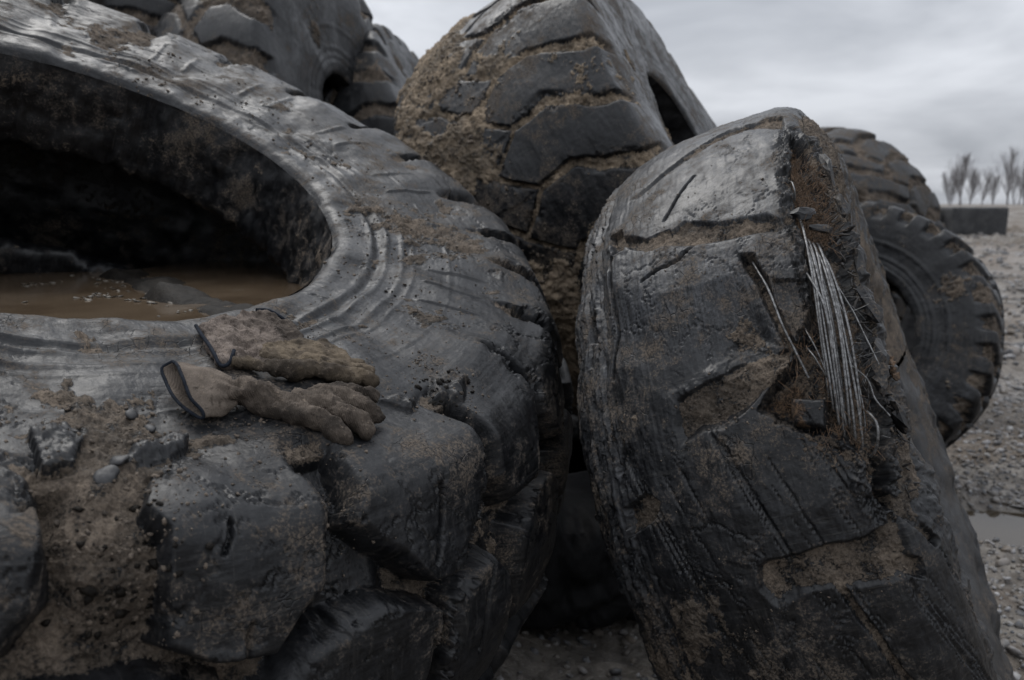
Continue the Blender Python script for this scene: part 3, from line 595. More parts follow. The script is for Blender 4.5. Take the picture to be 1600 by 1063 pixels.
# lumps of torn rubber along the right edge
def shard(s,t0,u0,size,seed,mat):
    V0,F0=ico(2); g=np.random.default_rng(seed); v=V0.copy()
    for k in range(9):
        n=nrm(g.normal(0,1,3)); c=g.uniform(.35,.8); e=v@n; v=v-np.maximum(e-c,0)[:,None]*n
    v=v*(1+.16*smp(N_SOFT,v[:,0]*.1+seed*.13,v[:,1]*.1+v[:,2]*.07,.25)[:,None])*np.array(size); n=s.Nrm(t0,u0); e2=nrm(s.S(t0+1,u0,0)-s.S(t0,u0,0)); e3=np.cross(n,e2); rz=g.uniform(-.5,.5)
    a=e2*math.cos(rz)+e3*math.sin(rz); b=np.cross(n,a)
    P=s.S(t0,u0,0)+v[:,:1]*a+v[:,1:2]*b+v[:,2:]*n
    mk_mesh('torn_lump',P-s.base,F0,mat,s.root,smooth=False)
SH=[(-66,.356,(.05,.010,.012)),(-58,.345,(.04,.012,.010)),(-48.5,.330,(.045,.012,.012)),(-40.5,.338,(.04,.014,.010)),(-33,.358,(.034,.020,.016)),(-29.5,.372,(.022,.014,.014)),(-26,.345,(.030,.012,.012)),(-53.2,.425,(.014,.022,.009)),(-51.2,.402,(.012,.024,.008))]
for n,(t0,u0,sz) in enumerate(SH): shard(B,t0,u0,sz,50+n,M_RUBB)
for n,(t0,u0) in enumerate(((-33,.312),(-32,.306),(-31,.313),(-33.6,.305))): shard(B,t0,u0,(.010,.008,.007),80+n,M_RUSTF)

# ---- patterned tyres: herring-bone blocks either side of a zigzag centre groove
def herring(n,ph,uc,us,gw=.024,dp=.045,skew=5.,shoulder=.16,mudf=None,worn=1.0,kinkl=-16.,rag=1.0,edge=.012):
    """n blocks a row, phase, centre u, shoulder u distance from the centre"""
    P=360./n
    def f(s,th,u):
        k=math.pi/180*s.R; x=th*k; y=u; t=tx(s)
        w1=smp(N_SOFT,x,y,t); w2=smp(N_S2,x,y,t); m1=smp(N_MID,x,y,t); m2=smp(N_M2,x,y,t); r1=smp(N_ROUGH,x,y,t/2,.75); f1=smp(N_MID,x,y,t/4,.37)
        v=(u-uc)/us                      # -1 at + shoulder, +1 at - shoulder
        thw=th+(.26*smp(N_W1,x,y,t)+.16*smp(N_W1,x,y,t/5,.3)+.03*m1)*rag; uw=u+.004*smp(N_W2,x,y,t/3,.5)*rag
        gR=np.interp(v,[-2,-1.0,-.52,-.12,0],[skew*1.25,skew,-1.2,0,0.4])+ph
        gL=np.interp(v,[0,.12,.55,1.0,2],[0,0,-9.5*P/14.4,kinkl*P/14.4,kinkl*1.2*P/14.4])+ph+.52*P
        pr=(thw-gR)/P; dR=np.abs((pr+.5)%1-.5)*P*k; iR=np.floor(pr)
        pl=(thw-gL)/P; dL=np.abs((pl+.5)%1-.5)*P*k; iL=np.floor(pl)
        zz=((thw-ph)/P)%1.0; zig=uc+.055*us/.35*(np.where(zz<.52,zz/.52,(1-zz)/.48)*2-1)
        dz=np.abs(uw-zig); right=uw<zig
        dg=np.where(right,dR,dL)-gw/2*(.75+.5*ss(.1,.9,np.abs(v)))
        D=np.minimum(dg,dz*.85-gw*.30)
        side=np.abs(v); zone=ss(1.0+shoulder/us,1.0+.3*shoulder/us,side)
        ids=np.where(side<1.0+.75*shoulder/us,np.where(right,1+(iR.astype(int)%n),1+n+(iL.astype(int)%n)),0)
        ids=np.where(D>-.003,ids,0)
        e=edge*(1+.5*np.clip(w2,-1,1)); tt=np.clip(D/e,0,1); top=1-(1-tt)**2.2
        d=-dp*zone*(1-top)+.005*smp(N_W1,x,y,t)+.0005*m1
        d-=.010*ss(.6,1.4,m1)*ss(.03,.005,np.abs(D-.004))*zone
        d+=.006*np.sin(iR*5.1+right*2.)*tt*zone*.6
        for j,(fr,hh) in enumerate(((.10,.006),(.16,.005),(.23,.005),(.42,.004))):
            for uu in(fr*(uc-us),s.U[-1]-fr*(uc-us)): d+=hh*np.exp(-((u-uu)/.007)**2)
        d+=.0005*smp(N_SCR,x,y,t,1.1)
        lvl=-.046+.005*w2
        if mudf is not None: lvl=np.maximum(lvl,mudf(th,u,v,w1,w2,m1,dg))
        cl=smp(W_CLOD,x,y,t,.9); hm=lvl+.0045*m2+.0026*r1+.005*(.5-cl)
        mud=ss(-.002,.002,hm-d); d=np.maximum(d,hm)
        wear=np.clip(.15+.4*ss(.2,1.5,smp(N_SCR,x,y,t,1.1))*ss(.9,1.1,side),0,1)
        return d,mud*.75+.14*ss(.2,1.4,m1),0*d,wear,ids
    return f
OUT_C=[(.375,.316),(.388,.324),(.394,.345),(.392,.38),(.398,.45),(.410,.55),(.416,.66),(.410,.77),(.395,.82),(.35,.842),(.22,.862),(0,.873)]
OUT_C+=[(-a,r) for a,r in OUT_C[::-1][1:]]
IN_C=[(.375,.316),(.28,.312),(.26,.33),(.29,.42),(.34,.54),(.35,.66),(.28,.75),(0,.79)]; IN_C+=[(-a,r) for a,r in IN_C[::-1][1:]]
Ct=Tyre('worn_tyre',(.3915,3.3241,1.342),(.7893,-.3548,.5011),OUT_C,IN_C)
def mud_C(th,u,v,w1,w2,m1,dg):
    a=-.014+.031*ss(-.10,.28,v)*ss(-1.7,.3,w1+.5*ss(.0,.7,v))-.012*ss(.85,1.2,v)
    b=-.040+.034*ss(-.50,-.08,v)*ss(.10,-.05,v)*ss(-1,.8,w2)
    return np.maximum(a,b)*1.0-.010*ss(-50,-70,th)
cols=samples(-180,180,[(-105,-70,.45),(-70,22,.30)],1.2); rows=samples(0,Ct.U[-1],[(0,.5,.012),(.5,1.40,.0045)],.02)
rC=Ct.build(cols,rows,herring(25,-25.6,Ct.U[-1]/2,.36,gw=.020,dp=.05,mudf=mud_C),M_RUBC)
tag(rC,'tall tyre standing behind with herringbone tread blocks caked in brown mud','tyre','scrap tyres')
crumbs(Ct,[(-60,5,.90,1.35,900,.002,.009)],M_CLOD,61)

def far_tyre(c,axis,scale,pat,mat,label,step=.9,du=.010,squash=1.0,rb=.316):
    f=lambda r:rb+(r-.316)*(.873-rb)/(.873-.316)
    T=Tyre('worn_tyre',c,axis,[(a*squash,f(r)) for a,r in OUT_C],[(a*squash,f(r)) for a,r in IN_C],scale)
    r=T.build(samples(-180,180,[],step),samples(0,T.U[-1],[],du),pat,mat)
    tag(r,label,'tyre','scrap tyres'); return T
def hp(sq,scale,n,ph,rb=.316,**k):
    o=np.array([(a*sq,rb+(r-.316)*(.873-rb)/(.873-.316)) for a,r in OUT_C])*scale; P=catmull(o); L=np.r_[0,np.cumsum(np.linalg.norm(np.diff(P,axis=0),axis=1))][-1]
    return herring(n,ph,L/2,L/2-(.545-(rb-.316))*scale,**k)
def mud_b(th,u,v,w1,w2,m1,dg): return -.026+.016*ss(-.2,1.2,w1)
# the one lying open to the camera on the right
sE=.684/.873
TE=far_tyre((1.7123,4.0004,.634),(-.5625,-.7652,.3131),sE,hp(.575,sE,30,3,rb=.424,gw=.045,dp=.04,shoulder=.10,mudf=mud_b,edge=.016),M_FAR,'tyre on the wet gravel at right with its side wall and dark round hole showing',.55,.008,.575,.424)
far_tyre((.10,2.75,.30),(.10,-.12,.98),.62/.873,hp(.62,.62/.873,20,2,gw=.05,dp=.05,mudf=mud_b,edge=.02),M_LIN_SHADE,'added tyre, coloured extra dark to blacken the gap between the two front tyres',1.2,.02,.62)  # added to fill the gap with dark; liner black stands for shade
far_tyre((2.32,5.15,.62),(-.45,-.80,.40),.64/.873,hp(.55,.64/.873,20,5,gw=.05,dp=.05,mudf=mud_b,edge=.02),M_LIN_SHADE,'added extra dark tyre blocking the bright view through the hole of the gravel one',1.2,.02,.55)  # added tyre: blocks the bright ground behind the hole, so it reads black
# round lumpy tyre behind it
sD=.93/.873
far_tyre((2.44,6.55,.95),(.72,.62,.30),sD,hp(1.,sD,22,0,gw=.05,dp=.06,mudf=mud_b,rag=2.2,edge=.03),M_FARB,'brown lumpy tyre far behind, rounded against the sky beyond the torn tyre',.7,.012)
# pile at upper left
sF=.80/.873
far_tyre((-1.22,4.62,1.78),(.93,-.32,.16),sF,hp(.9,sF,16,4,rb=.20,gw=.07,dp=.08,mudf=mud_b,rag=1.8,edge=.022),M_FAR,'grey tyre on the heap behind with a small dark hole facing us',.7,.011,.9,.20)
far_tyre((-2.20,4.95,2.18),(.62,.62,.48),sF,hp(.9,sF,22,0,gw=.045,dp=.05,mudf=mud_b,rag=1.6,edge=.02),M_FAR,'blurred dark tyre at the very top left edge of the heap',.8,.012,.9)
far_tyre((-1.62,5.6,2.12),(.60,.70,.40),sF*1.05,hp(1.,sF*1.05,20,7,gw=.05,dp=.06,mudf=mud_b,rag=1.8,edge=.022),M_FAR,'lugged dark tyre at the back of the heap, topmost against the sky',.8,.012)
far_tyre((-.74,5.33,1.60),(.86,-.15,.45),sF,hp(.9,sF,20,2,gw=.05,dp=.06,mudf=mud_b,edge=.02),M_FAR,'half hidden tyre of the heap just left of the mud caked one',.8,.012,.9)

# ------------------------------------------------------------------ ground, gravel, puddles
def axis_samples(lo,hi,fine,f0,f1):
    a=[f0]
    while a[-1]<f1: a.append(a[-1]+fine)
    st=fine
    while a[-1]<hi: st*=1.16; a.append(a[-1]+st)
    b=[f0]; st=fine
    while b[-1]>lo: st*=1.16; b.append(b[-1]-st)
    return np.array(b[:0:-1]+a)
def ground_h(x,y):
    m1=.30*ss(.15,-.55,x)*ss(6,4.5,y)*ss(-3,0,y); m2=.40*ss(3.0,3.6,y)*ss(1.25,.65,x)*ss(7,5,y)
    m3=1.12*np.exp(-(((x+1.6)/1.35)**2+((y-5.3)/1.1)**2))
    near=ss(60,12,np.hypot(x,y))
    h=np.maximum(np.maximum(m1,m2),m3)
    h=h+(.030*smp(N_SOFT,x,y,9.)+.007*smp(N_MID,x,y,2.3)+.004*smp(N_ROUGH,x,y,1.1))*near
    # hollows that hold water
    for cx,cy,rx,ry,dp in((2.16,3.22,.34,.22,.075),(2.75,3.55,.40,.16,.08),(5.2,8.4,1.2,.5,.05),(8.,11.5,2.,.6,.05)):
        h=h-dp*np.exp(-(((x-cx)/rx)**2+((y-cy)/ry)**2)**2)
    h=h-.02*ss(.9,1.6,x)*ss(6,3,y)*0
    h=h+1.1*ss(30,70,y)*ss(26,40,x)          # low earth bank rising at far right
    return h
gxs=axis_samples(-900,900,.045,.2,4.2); gys=axis_samples(-40,1500,.05,.6,7.0)
X,Y=np.meshgrid(gxs,gys); Z=ground_h(X,Y)
t=NT('yard_ground'); geo=t.node('ShaderNodeNewGeometry').outputs['Position']
n1=t.noise(geo,1.1,6,.6); n2=t.noise(geo,16,6,.65); n3=t.noise(geo,90,4,.65); n0=t.noise(geo,.12,4,.6)
c=t.mix(t.map(n2,.36,.66),(.075,.065,.055),(.19,.172,.15)); c=t.mix(t.map(n1,.46,.62,0,.75),c,(.075,.054,.036))
c=t.mix(t.map(n3,.52,.68,0,.6),c,(.20,.19,.18)); c=t.mix(t.map(n0,.45,.6,0,.4),c,(.13,.10,.075))
wet=t.map(t.noise(geo,.8,5,.6),.44,.60)
M_GROUND=t.done(c,t.math('SUBTRACT',.92,t.math('MULTIPLY',wet,.45)),t.bump(t.math('ADD',n2,t.math('MULTIPLY',n3,.4)),.03,.8))
go=mk_mesh('ground',np.stack([X,Y,Z],-1).reshape(-1,3),grid_quads(*X.shape)[:,::-1],M_GROUND); tag(go,'muddy gravel yard ground','ground',kind='structure')
t=NT('puddle_water'); geo=t.node('ShaderNodeNewGeometry').outputs['Position']
M_PUD=t.done((.045,.036,.026),.06,t.bump(t.noise(geo,14,3,.5),.004,.08),**{'IOR':1.33})
for n,(cx,cy,rx,ry,lab) in enumerate(((2.16,3.22,.36,.25,'shallow brown puddle in the gravel beside the right edge'),(2.75,3.55,.44,.19,'bright puddle in the gravel at the right edge'),(5.2,8.4,1.3,.6,'distant puddle on the gravel yard'))):
    a=np.linspace(0,2*np.pi,64,endpoint=False); z0=float(np.percentile(ground_h(cx+rx*1.15*np.cos(a),cy+ry*1.15*np.sin(a)),6))-.003
    V=np.vstack([[0,0,0],np.c_[rx*1.3*np.cos(a),ry*1.3*np.sin(a),0*a]]); F=np.array([[0,1+i,1+(i+1)%64] for i in range(64)])
    tag(mk_mesh('puddle',V,F,M_PUD,loc=(cx,cy,z0),smooth=False),lab,'puddle',kind='structure')
t=NT('gravel_stone'); geo=t.node('ShaderNodeNewGeometry'); pos=geo.outputs['Position']
ri=geo.outputs['Random Per Island']; n2=t.noise(pos,60,5,.6)
rp=t.node('ShaderNodeValToRGB',{0:ri}); el=rp.color_ramp.elements; el[0].color=(.055,.057,.062,1); el[1].color=(.33,.325,.32,1)
for p_,c_ in((.25,(.10,.104,.112,1)),(.5,(.165,.158,.15,1)),(.7,(.125,.105,.085,1)),(.86,(.215,.215,.222,1))):
    q=rp.color_ramp.elements.new(p_); q.color=c_
c=t.mix(t.map(n2,.4,.65,0,.45),rp.outputs[0],(.085,.066,.048))
M_STONE=t.done(c,t.map(t.noise(pos,1.2,3,.5),.4,.6,.42,.8),t.bump(n2,.003,.5))
g=np.random.default_rng(12)
def scatter(n,xr,yr,s0,s1,pw,sub,seed,emb=.25):
    x=g.uniform(*xr,n); y=g.uniform(*yr,n); s=s0*(s1/s0)**(g.random(n)**pw); z=ground_h(x,y)+s*emb*.5
    return lumps(np.c_[x,y,z],s,sub=sub,flat=(.5,.8),rough=.10 if sub>1 else .14,seed=seed)
parts=[scatter(700,(1.0,2.0),(1.75,3.6),.010,.030,1.7,2,1),scatter(9000,(.95,2.6),(1.7,4.2),.004,.016,2.0,1,2),scatter(8000,(1.4,4.0),(3.2,7.0),.006,.026,2.0,1,3),
 scatter(4200,(2.5,9.0),(6.5,16.),.02,.07,1.8,1,4),scatter(900,(-.1,.9),(1.2,2.8),.006,.024,2,1,5),scatter(2200,(6,24),(14,34),.04,.13,1.8,1,6),scatter(900,(-3,1.2),(-1,1.2),.008,.03,2,1,7)]
VV=[];FF=[];o=0
for V,F in parts: VV.append(V);FF.append(F+o);o+=len(V)
tag(mk_mesh('gravel',np.vstack(VV),np.vstack(FF),M_STONE),'loose grey gravel stones strewn over the yard','gravel',kind='stuff')
# low heaps of spoil in the middle distance
gx=np.linspace(-1,1,60); HX,HY=np.meshgrid(gx,gx); rr=np.hypot(HX,HY)
for n,(cx,cy,rx,ry,hh) in enumerate(((23.5,36.5,5,1.6,.30),(17,27,4,1.6,.22))):
    hz=hh*ss(1,.1,rr)*(1+.25*smp(N_MID,HX*rx,HY*ry,6.))-.10
    q=np.stack([HX*rx,HY*ry,hz+.05*smp(N_M2,HX*rx,HY*ry,3.)*ss(1,.7,rr)],-1).reshape(-1,3)
    tag(mk_mesh('spoil_heap',q,grid_quads(60,60)[:,::-1],M_GROUND,loc=(cx,cy,float(ground_h(np.array([cx*1.]),np.array([cy*1.]))[0]))),['low brown spoil heap in front of the dark blocks','low spoil ridge across the gravel before the dark blocks'][n],'heap',kind='structure')

# ------------------------------------------------------------------ dark blocks far right
M_BLK=simple('weathered_concrete',(.022,.023,.025),(.055,.055,.056),2.2,.85,.03,.6)
M_BLK2=simple('weathered_concrete_pale',(.04,.041,.043),(.085,.084,.082),2.2,.85,.03,.6)
def block(name,x0,x1,y0,y1,z1,mat,label,tilt=0):
    bm=bmesh.new(); bmesh.ops.create_cube(bm,size=1); bmesh.ops.scale(bm,vec=(x1-x0,y1-y0,z1),verts=bm.verts)
    bmesh.ops.bevel(bm,geom=bm.edges[:],offset=.10,segments=3,affect='EDGES',profile=.6)
    bmesh.ops.subdivide_edges(bm,edges=[e for e in bm.edges if e.calc_length()>.5],cuts=7,use_grid_fill=True)
    for v in bm.verts: v.co+=Vector(np.random.default_rng(v.index).normal(0,.008,3))
    me=bpy.data.meshes.new('wall'); bm.to_mesh(me); bm.free(); me.materials.append(mat); me.polygons.foreach_set('use_smooth',np.ones(len(me.polygons),bool))
    z0=float(ground_h(np.array([(x0+x1)/2]),np.array([(y0+y1)/2]))[0])
    ob=bpy.data.objects.new(name,me); ob.location=((x0+x1)/2,(y0+y1)/2,z0+z1/2-.06); ob.rotation_euler=(0,0,tilt); col.objects.link(ob)
    tag(ob,label,'block','dark blocks at the far side of the yard'); return ob
block('concrete_block',18.55,20.85,33.8,35.4,1.20,M_BLK,'dark rounded block at far right below the bare trees',-.03)
block('concrete_block',16.1,18.48,34.6,36.2,1.18,M_BLK2,'greyer block behind the lumpy tyre, left of the dark one',-.03)

# ------------------------------------------------------------------ bare trees on the horizon
M_BARK=simple('bark',(.17,.162,.164),(.23,.22,.22),6,.9,.01)
def bare_tree(x,y,hgt,seed,label,stems=1,spread=.32):
    g=np.random.default_rng(seed); z=float(ground_h(np.array([x*1.]),np.array([y*1.]))[0]); root=empty('bare_tree',(x,y,z)); tr=[];br=[]
    def grow(p,d,l,r,lev):
        k=6; q=[p]; dd=d.copy()
        for i in range(k): dd=nrm(dd+g.normal(0,.07,3)+np.array([0,0,.05])); q.append(q[-1]+dd*l/k)
        q=np.array(q); (tr if lev==0 else br).append((q,np.linspace(r,r*.42 if lev<3 else r*.25,k+1)))
        if lev>=4: return
        n=[24,7,3,0][lev]
        for i in range(n):
            f=g.uniform(.06 if lev==0 else .15,1.); b=q[min(k-1,int(f*k))]*(1-f*k%1)+q[min(k,int(f*k)+1)]*(f*k%1); a=g.uniform(0,6.28); s_=g.uniform(.5,1.)*spread*(1.5 if lev else 1.25)
            nd=nrm(np.array([.40*math.cos(a),.40*math.sin(a),.90])) if lev==0 else nrm(dd+.55*np.array([math.cos(a),math.sin(a),.3])); grow(b,nd,l*(.58*(1-f)+.12)*g.uniform(.8,1.15) if lev==0 else l*g.uniform(.34,.55),r*.34*(1.2-.6*f),lev+1)
    for k in range(stems):
        grow(np.array([g.normal(0,.25)*(stems>1),g.normal(0,.2)*(stems>1),-.1]),nrm([g.normal(0,.12*(stems>1)),0,1]),hgt*.80*g.uniform(.88,1.),hgt*.014,0)
    for nm,L,ns in(('trunk',tr,8),('crown',br,3)):
        VV=[];QQ=[];o=0
        for q,r in L:
            V,Q=tube(q[::2] if nm=='crown' else q,np.maximum(r[::2] if nm=='crown' else r,.007),ns); VV.append(V);QQ.append(Q+o);o+=len(V)
        mk_mesh(nm,np.vstack(VV),np.vstack(QQ),M_BARK,root)
    tag(root,label,'tree','bare trees on the horizon')
def tp(px,d): return ((px-800)/1244.4*d*.984, d)
for px,d,hg,sd,st,lab in((1500,118,8.4,1,2,'leftmost bare tree, two stemmed, on the skyline above the blocks'),(1535,122,7.2,2,1,'small slender bare tree, second from the left on the skyline'),(1575,120,10.0,3,1,'tallest bare tree on the skyline above the dark block'),(1602,118,8.8,4,1,'bare tree cut by the right edge of the picture'),(1553,135,6.0,5,2,'low bare shrub like tree between the slender and tallest ones'),(1484,140,7.4,6,2,'faint bare tree rising just right of the lumpy tyre'),(1517,150,8.2,7,2,'distant faint bare tree behind the two stemmed one'),(1589,150,8.6,8,2,'distant faint bare tree right of the tallest one')):
    bare_tree(*tp(px,d),hg,sd,lab,stems=st)

# ------------------------------------------------------------------ work gloves on the big tyre
KG=math.pi/180*.82
def surface_nets(f,origin,h):
    s=f<0; nx,ny,nz=f.shape
    c=[s[i:nx-1+i,j:ny-1+j,k:nz-1+k] for i in(0,1) for j in(0,1) for k in(0,1)]
    cnt=sum(a.astype(int) for a in c); act=(cnt>0)&(cnt<8); I=np.argwhere(act); idx=-np.ones(act.shape,int); idx[act]=np.arange(len(I))
    acc=np.zeros((len(I),3)); num=np.zeros(len(I)); cor=[(i,j,k) for i in(0,1) for j in(0,1) for k in(0,1)]
    for a in range(8):
        for b in range(a+1,8):
            ca,cb=np.array(cor[a]),np.array(cor[b])
            if abs(ca-cb).sum()!=1: continue
            fa=f[tuple((I+ca).T)]; fb=f[tuple((I+cb).T)]; m=(fa<0)!=(fb<0); t=np.where(m,fa/(fa-fb+1e-12),0)
            acc+=np.where(m[:,None],ca+(cb-ca)*t[:,None],0); num+=m
    V=origin+(I+acc/num[:,None])*h; Q=[]
    for ax in range(3):
        o=[1,1,1]; o[ax]=0; b,c_=[k for k in range(3) if k!=ax]
        sl0=[slice(None)]*3; sl1=[slice(None)]*3; sl0[ax]=slice(0,-1); sl1[ax]=slice(1,None)
        ch=s[tuple(sl0)]!=s[tuple(sl1)]; E=np.argwhere(ch); E=E[(E[:,b]>0)&(E[:,c_]>0)&(E[:,b]<f.shape[b]-1)&(E[:,c_]<f.shape[c_]-1)]
        q=[]
        for db,dc in((-1,-1),(0,-1),(0,0),(-1,0)):
            e=E.copy(); e[:,b]+=db; e[:,c_]+=dc; q.append(idx[tuple(e.T)])
        q=np.stack(q,1); ins=s[tuple(E.T)]; fl=ins if ax!=1 else ~ins
        q=np.where(fl[:,None],q,q[:,::-1]); Q.append(q[(q>=0).all(1)])
    return V,np.vstack(Q)
class SDF:
    def __init__(s,lo,hi,h):
        s.lo=np.array(lo); s.h=h; ax=[np.arange(lo[i],hi[i],h) for i in range(3)]; s.X,s.Y,s.Z=np.meshgrid(*ax,indexing='ij'); s.f=np.full(s.X.shape,1.)
    def add(s,d,k=.006):
        hh=np.clip(.5+.5*(s.f-d)/k,0,1); s.f=s.f*(1-hh)+d*hh-k*hh*(1-hh)
    def chain(s,pts,k=.006,sub=True):
        P=[(t*KG,u,z*.86,r*.90) for t,u,z,r in pts]; d=np.full(s.X.shape,1.)
        for a,b in zip(P[:-1],P[1:]):
            a=np.array(a);b=np.array(b);e=b[:3]-a[:3]; wx,wy,wz=s.X-a[0],s.Y-a[1],s.Z-a[2]
            t=np.clip((wx*e[0]+wy*e[1]+wz*e[2])/(e@e),0,1); q=np.sqrt((wx-e[0]*t)**2+(wy-e[1]*t)**2+(wz-e[2]*t)**2)-(a[3]+(b[3]-a[3])*t)
            d=np.minimum(d,q)
        s.add(d,k)
    def slab(s,poly,zc,th,rnd,k=.008):
        P=[(t*KG,u) for t,u in poly]; d2=sdf_poly(s.X[:,:,0],s.Y[:,:,0],P)[:,:,None]
        dx=np.maximum(d2+rnd,-1); dz=np.abs(s.Z-zc)-th+rnd; s.add(np.minimum(np.maximum(dx,dz),0)+np.hypot(np.maximum(dx,0),np.maximum(dz,0))-rnd,k)
    def mesh(s,name,mat,parent,base,amp=.0012):
        wr=smp(N_MID,s.X+.4*s.Z,s.Y+.3*s.Z,.30)*amp+smp(N_SOFT,s.X,s.Y-.4*s.Z,.16)*amp*1.1
        V,Q=surface_nets(s.f+wr,s.lo,s.h); th=V[:,0]/KG; u=V[:,1]
        P=onsm(th,u)+A.Nrm(th,u)*V[:,2:3]
        return mk_mesh(name,P-base,Q,mat,parent,tuv=V)
# smooth copy of the tyre relief, so that the cloth lies on it
def onsm(th,u):
    return A.S(th,np.clip(u,.001,1.),0)+A.Nrm(th,np.clip(u,.001,1.))*.0015
def cloth_mat(name,c1,c2,c3,knit=900.,kn=.7):
    t=NT(name); o=t.obj(); tv=t.node('ShaderNodeAttribute',attribute_name='tuv').outputs['Vector']
    n1=t.noise(o,24,6,.65,.3); n2=t.noise(o,150,5,.7); n3=t.noise(o,9,3,.6)
    wv=t.node('ShaderNodeTexWave',{'Vector':tv,'Scale':knit/6.28,'Distortion':2.5,'Detail':2.0,'Detail Scale':1.5},wave_type='BANDS',bands_direction='DIAGONAL').outputs['Fac']
    fz=t.noise(t.scale(tv,(900,260,500)),1.0,3,.7)
    c=t.mix(t.map(n1,.34,.66),c1,c2); c=t.mix(t.map(n3,.46,.62,0,.85),c,c3); c=t.mix(t.map(n2,.55,.72,0,.5),c,(.27,.215,.165))
    c=t.mix(t.map(t.math('ADD',n1,t.math('MULTIPLY',n2,.5)),.84,.96,0,.8),c,(.022,.018,.015))
    h=t.math('ADD',t.math('MULTIPLY',wv,kn),t.math('ADD',t.math('MULTIPLY',fz,.8),n2)); h=t.math('ADD',h,t.math('MULTIPLY',n1,1.2))
    return t.done(c,.95,t.bump(h,.0022,.9),**{'Specular IOR Level':.2})
M_GL1=cloth_mat('glove_cloth',(.046,.037,.030),(.125,.102,.083),(.024,.020,.017),kn=.25)
M_GLC=cloth_mat('glove_cuff_cloth',(.080,.065,.053),(.165,.136,.112),(.052,.042,.034),kn=.2)
M_GL2=cloth_mat('glove_leather',(.066,.052,.038),(.150,.118,.083),(.028,.023,.019),kn=.1)
M_HEM=simple('blue_hem',(.007,.009,.013),(.020,.024,.032),120,.9,.001,**{'Specular IOR Level':.1})
M_KNIT=cloth_mat('glove_knit',(.08,.064,.054),(.20,.165,.142),(.05,.041,.034),kn=.3)
# front glove
base1=A.S(np.array(52.),np.array(.32),0.); g1=empty('work_glove',base1)
s=SDF((46.4*KG,.225,-.012),(63.4*KG,.44,.075),.0019)
s.chain([(48.2,.276,.019,.019),(49.9,.29,.021,.0175),(51.4,.306,.022,.018)],.004)
s.chain([(50.6,.306,.018,.017),(52.9,.322,.022,.0205),(55.3,.332,.022,.0215),(57.4,.318,.019,.017)],.008)
s.chain([(53.6,.312,.024,.014),(56.2,.318,.024,.015)],.008)
s.chain([(52.2,.326,.022,.0165),(53.75,.360,.024,.0165),(54.6,.383,.0195,.0155),(55.15,.401,.011,.0125)],.005)
s.chain([(55.3,.335,.026,.0155),(56.5,.364,.027,.0155),(57.15,.384,.020,.0148),(57.45,.399,.012,.012)],.0028)
s.chain([(57.0,.322,.024,.0145),(58.7,.348,.027,.0145),(59.45,.367,.020,.0138),(59.7,.379,.012,.0112)],.0028)
s.chain([(58.0,.308,.018,.0135),(60.2,.324,.020,.0130),(61.5,.340,.013,.011)],.0028)
s.chain([(48.4,.292,.029,.0115),(49.9,.296,.036,.0125),(51.2,.297,.035,.0120),(52.4,.297,.029,.009)],.0035)   # thumb folded across
s.chain([(48.9,.275,.036,.006),(50.4,.283,.038,.005)],.004)
# creases
for a_,b_,dp in(((50.9,.280),(51.6,.335),.004),((53.2,.30),(53.9,.345),.0025),((54.9,.372),(53.4,.378),.0022),((49.2,.26),(49.0,.31),.004),((56.0,.352),(57.4,.362),.002)):
    P=np.array([(a_[0]*KG,a_[1]),(b_[0]*KG,b_[1])]); e=P[1]-P[0]; t_=np.clip(((s.X-P[0,0])*e[0]+(s.Y-P[0,1])*e[1])/(e@e),0,1); q=np.hypot(s.X-P[0,0]-e[0]*t_,s.Y-P[0,1]-e[1]*t_); s.f+=dp*np.exp(-(q/.0035)**2)
s.mesh('hand',M_GL1,g1,base1)
def loft_cuff(ring0,ring1,name,mat,parent,base,bulge=.006,nl=26,nv=72,thk=.0028,fold=.0022):
    def close(r):
        P=np.array([(t*KG,u,z) for t,u,z in r]); Q=np.vstack([P[-2:],P,P[:2]]); c=catmull(Q,20); c=c[40:-40+0 or None][:len(P)*20]
        L=np.r_[0,np.cumsum(np.linalg.norm(np.diff(np.vstack([c,c[:1]]),axis=0),axis=1))]; w=np.linspace(0,L[-1],nv,endpoint=False); c2=np.vstack([c,c[:1]])
        return np.stack([np.interp(w,L,c2[:,k]) for k in range(3)],1)
    a=close(ring0); b=close(ring1); f=np.linspace(0,1,nl)[:,None,None]; G=a[None]*(1-f)+b[None]*f
    cen=G.mean(1,keepdims=True); ph=np.linspace(0,2*np.pi,nv,endpoint=False)[None,:,None]
    dirn=(G-cen)/(np.linalg.norm(G-cen,axis=2,keepdims=True)+1e-9)
    G=G+dirn*(bulge*np.sin(np.pi*f)+fold*np.sin(5*ph+6*f+1)*np.sin(np.pi*np.clip(f*1.1,0,1))+fold*.7*np.sin(11*ph-4*f)*f)
    I=G-dirn*thk; G[...,2]=np.maximum(G[...,2],.001); I[...,2]=np.maximum(I[...,2],.0035)
    allv=np.concatenate([I[::-1],G],0).reshape(-1,3); n=2*nl
    i=np.arange(n-1)[:,None]*nv+np.arange(nv)[None]; j=np.arange(n-1)[:,None]*nv+(np.arange(nv)[None]+1)%nv; Q=np.stack([i,j,j+nv,i+nv],-1).reshape(-1,4)
    w=lambda v:onsm(v[:,0]/KG,v[:,1])+A.Nrm(v[:,0]/KG,v[:,1])*v[:,2:3]
    o=mk_mesh(name,w(allv)-base,Q,mat,parent,tuv=allv)
    hr=np.vstack([G[0],G[0][:1]]); V,Q=tube(w(hr)-base,.0022,8); mk_mesh('hem',V,Q,M_HEM,parent)
    return o
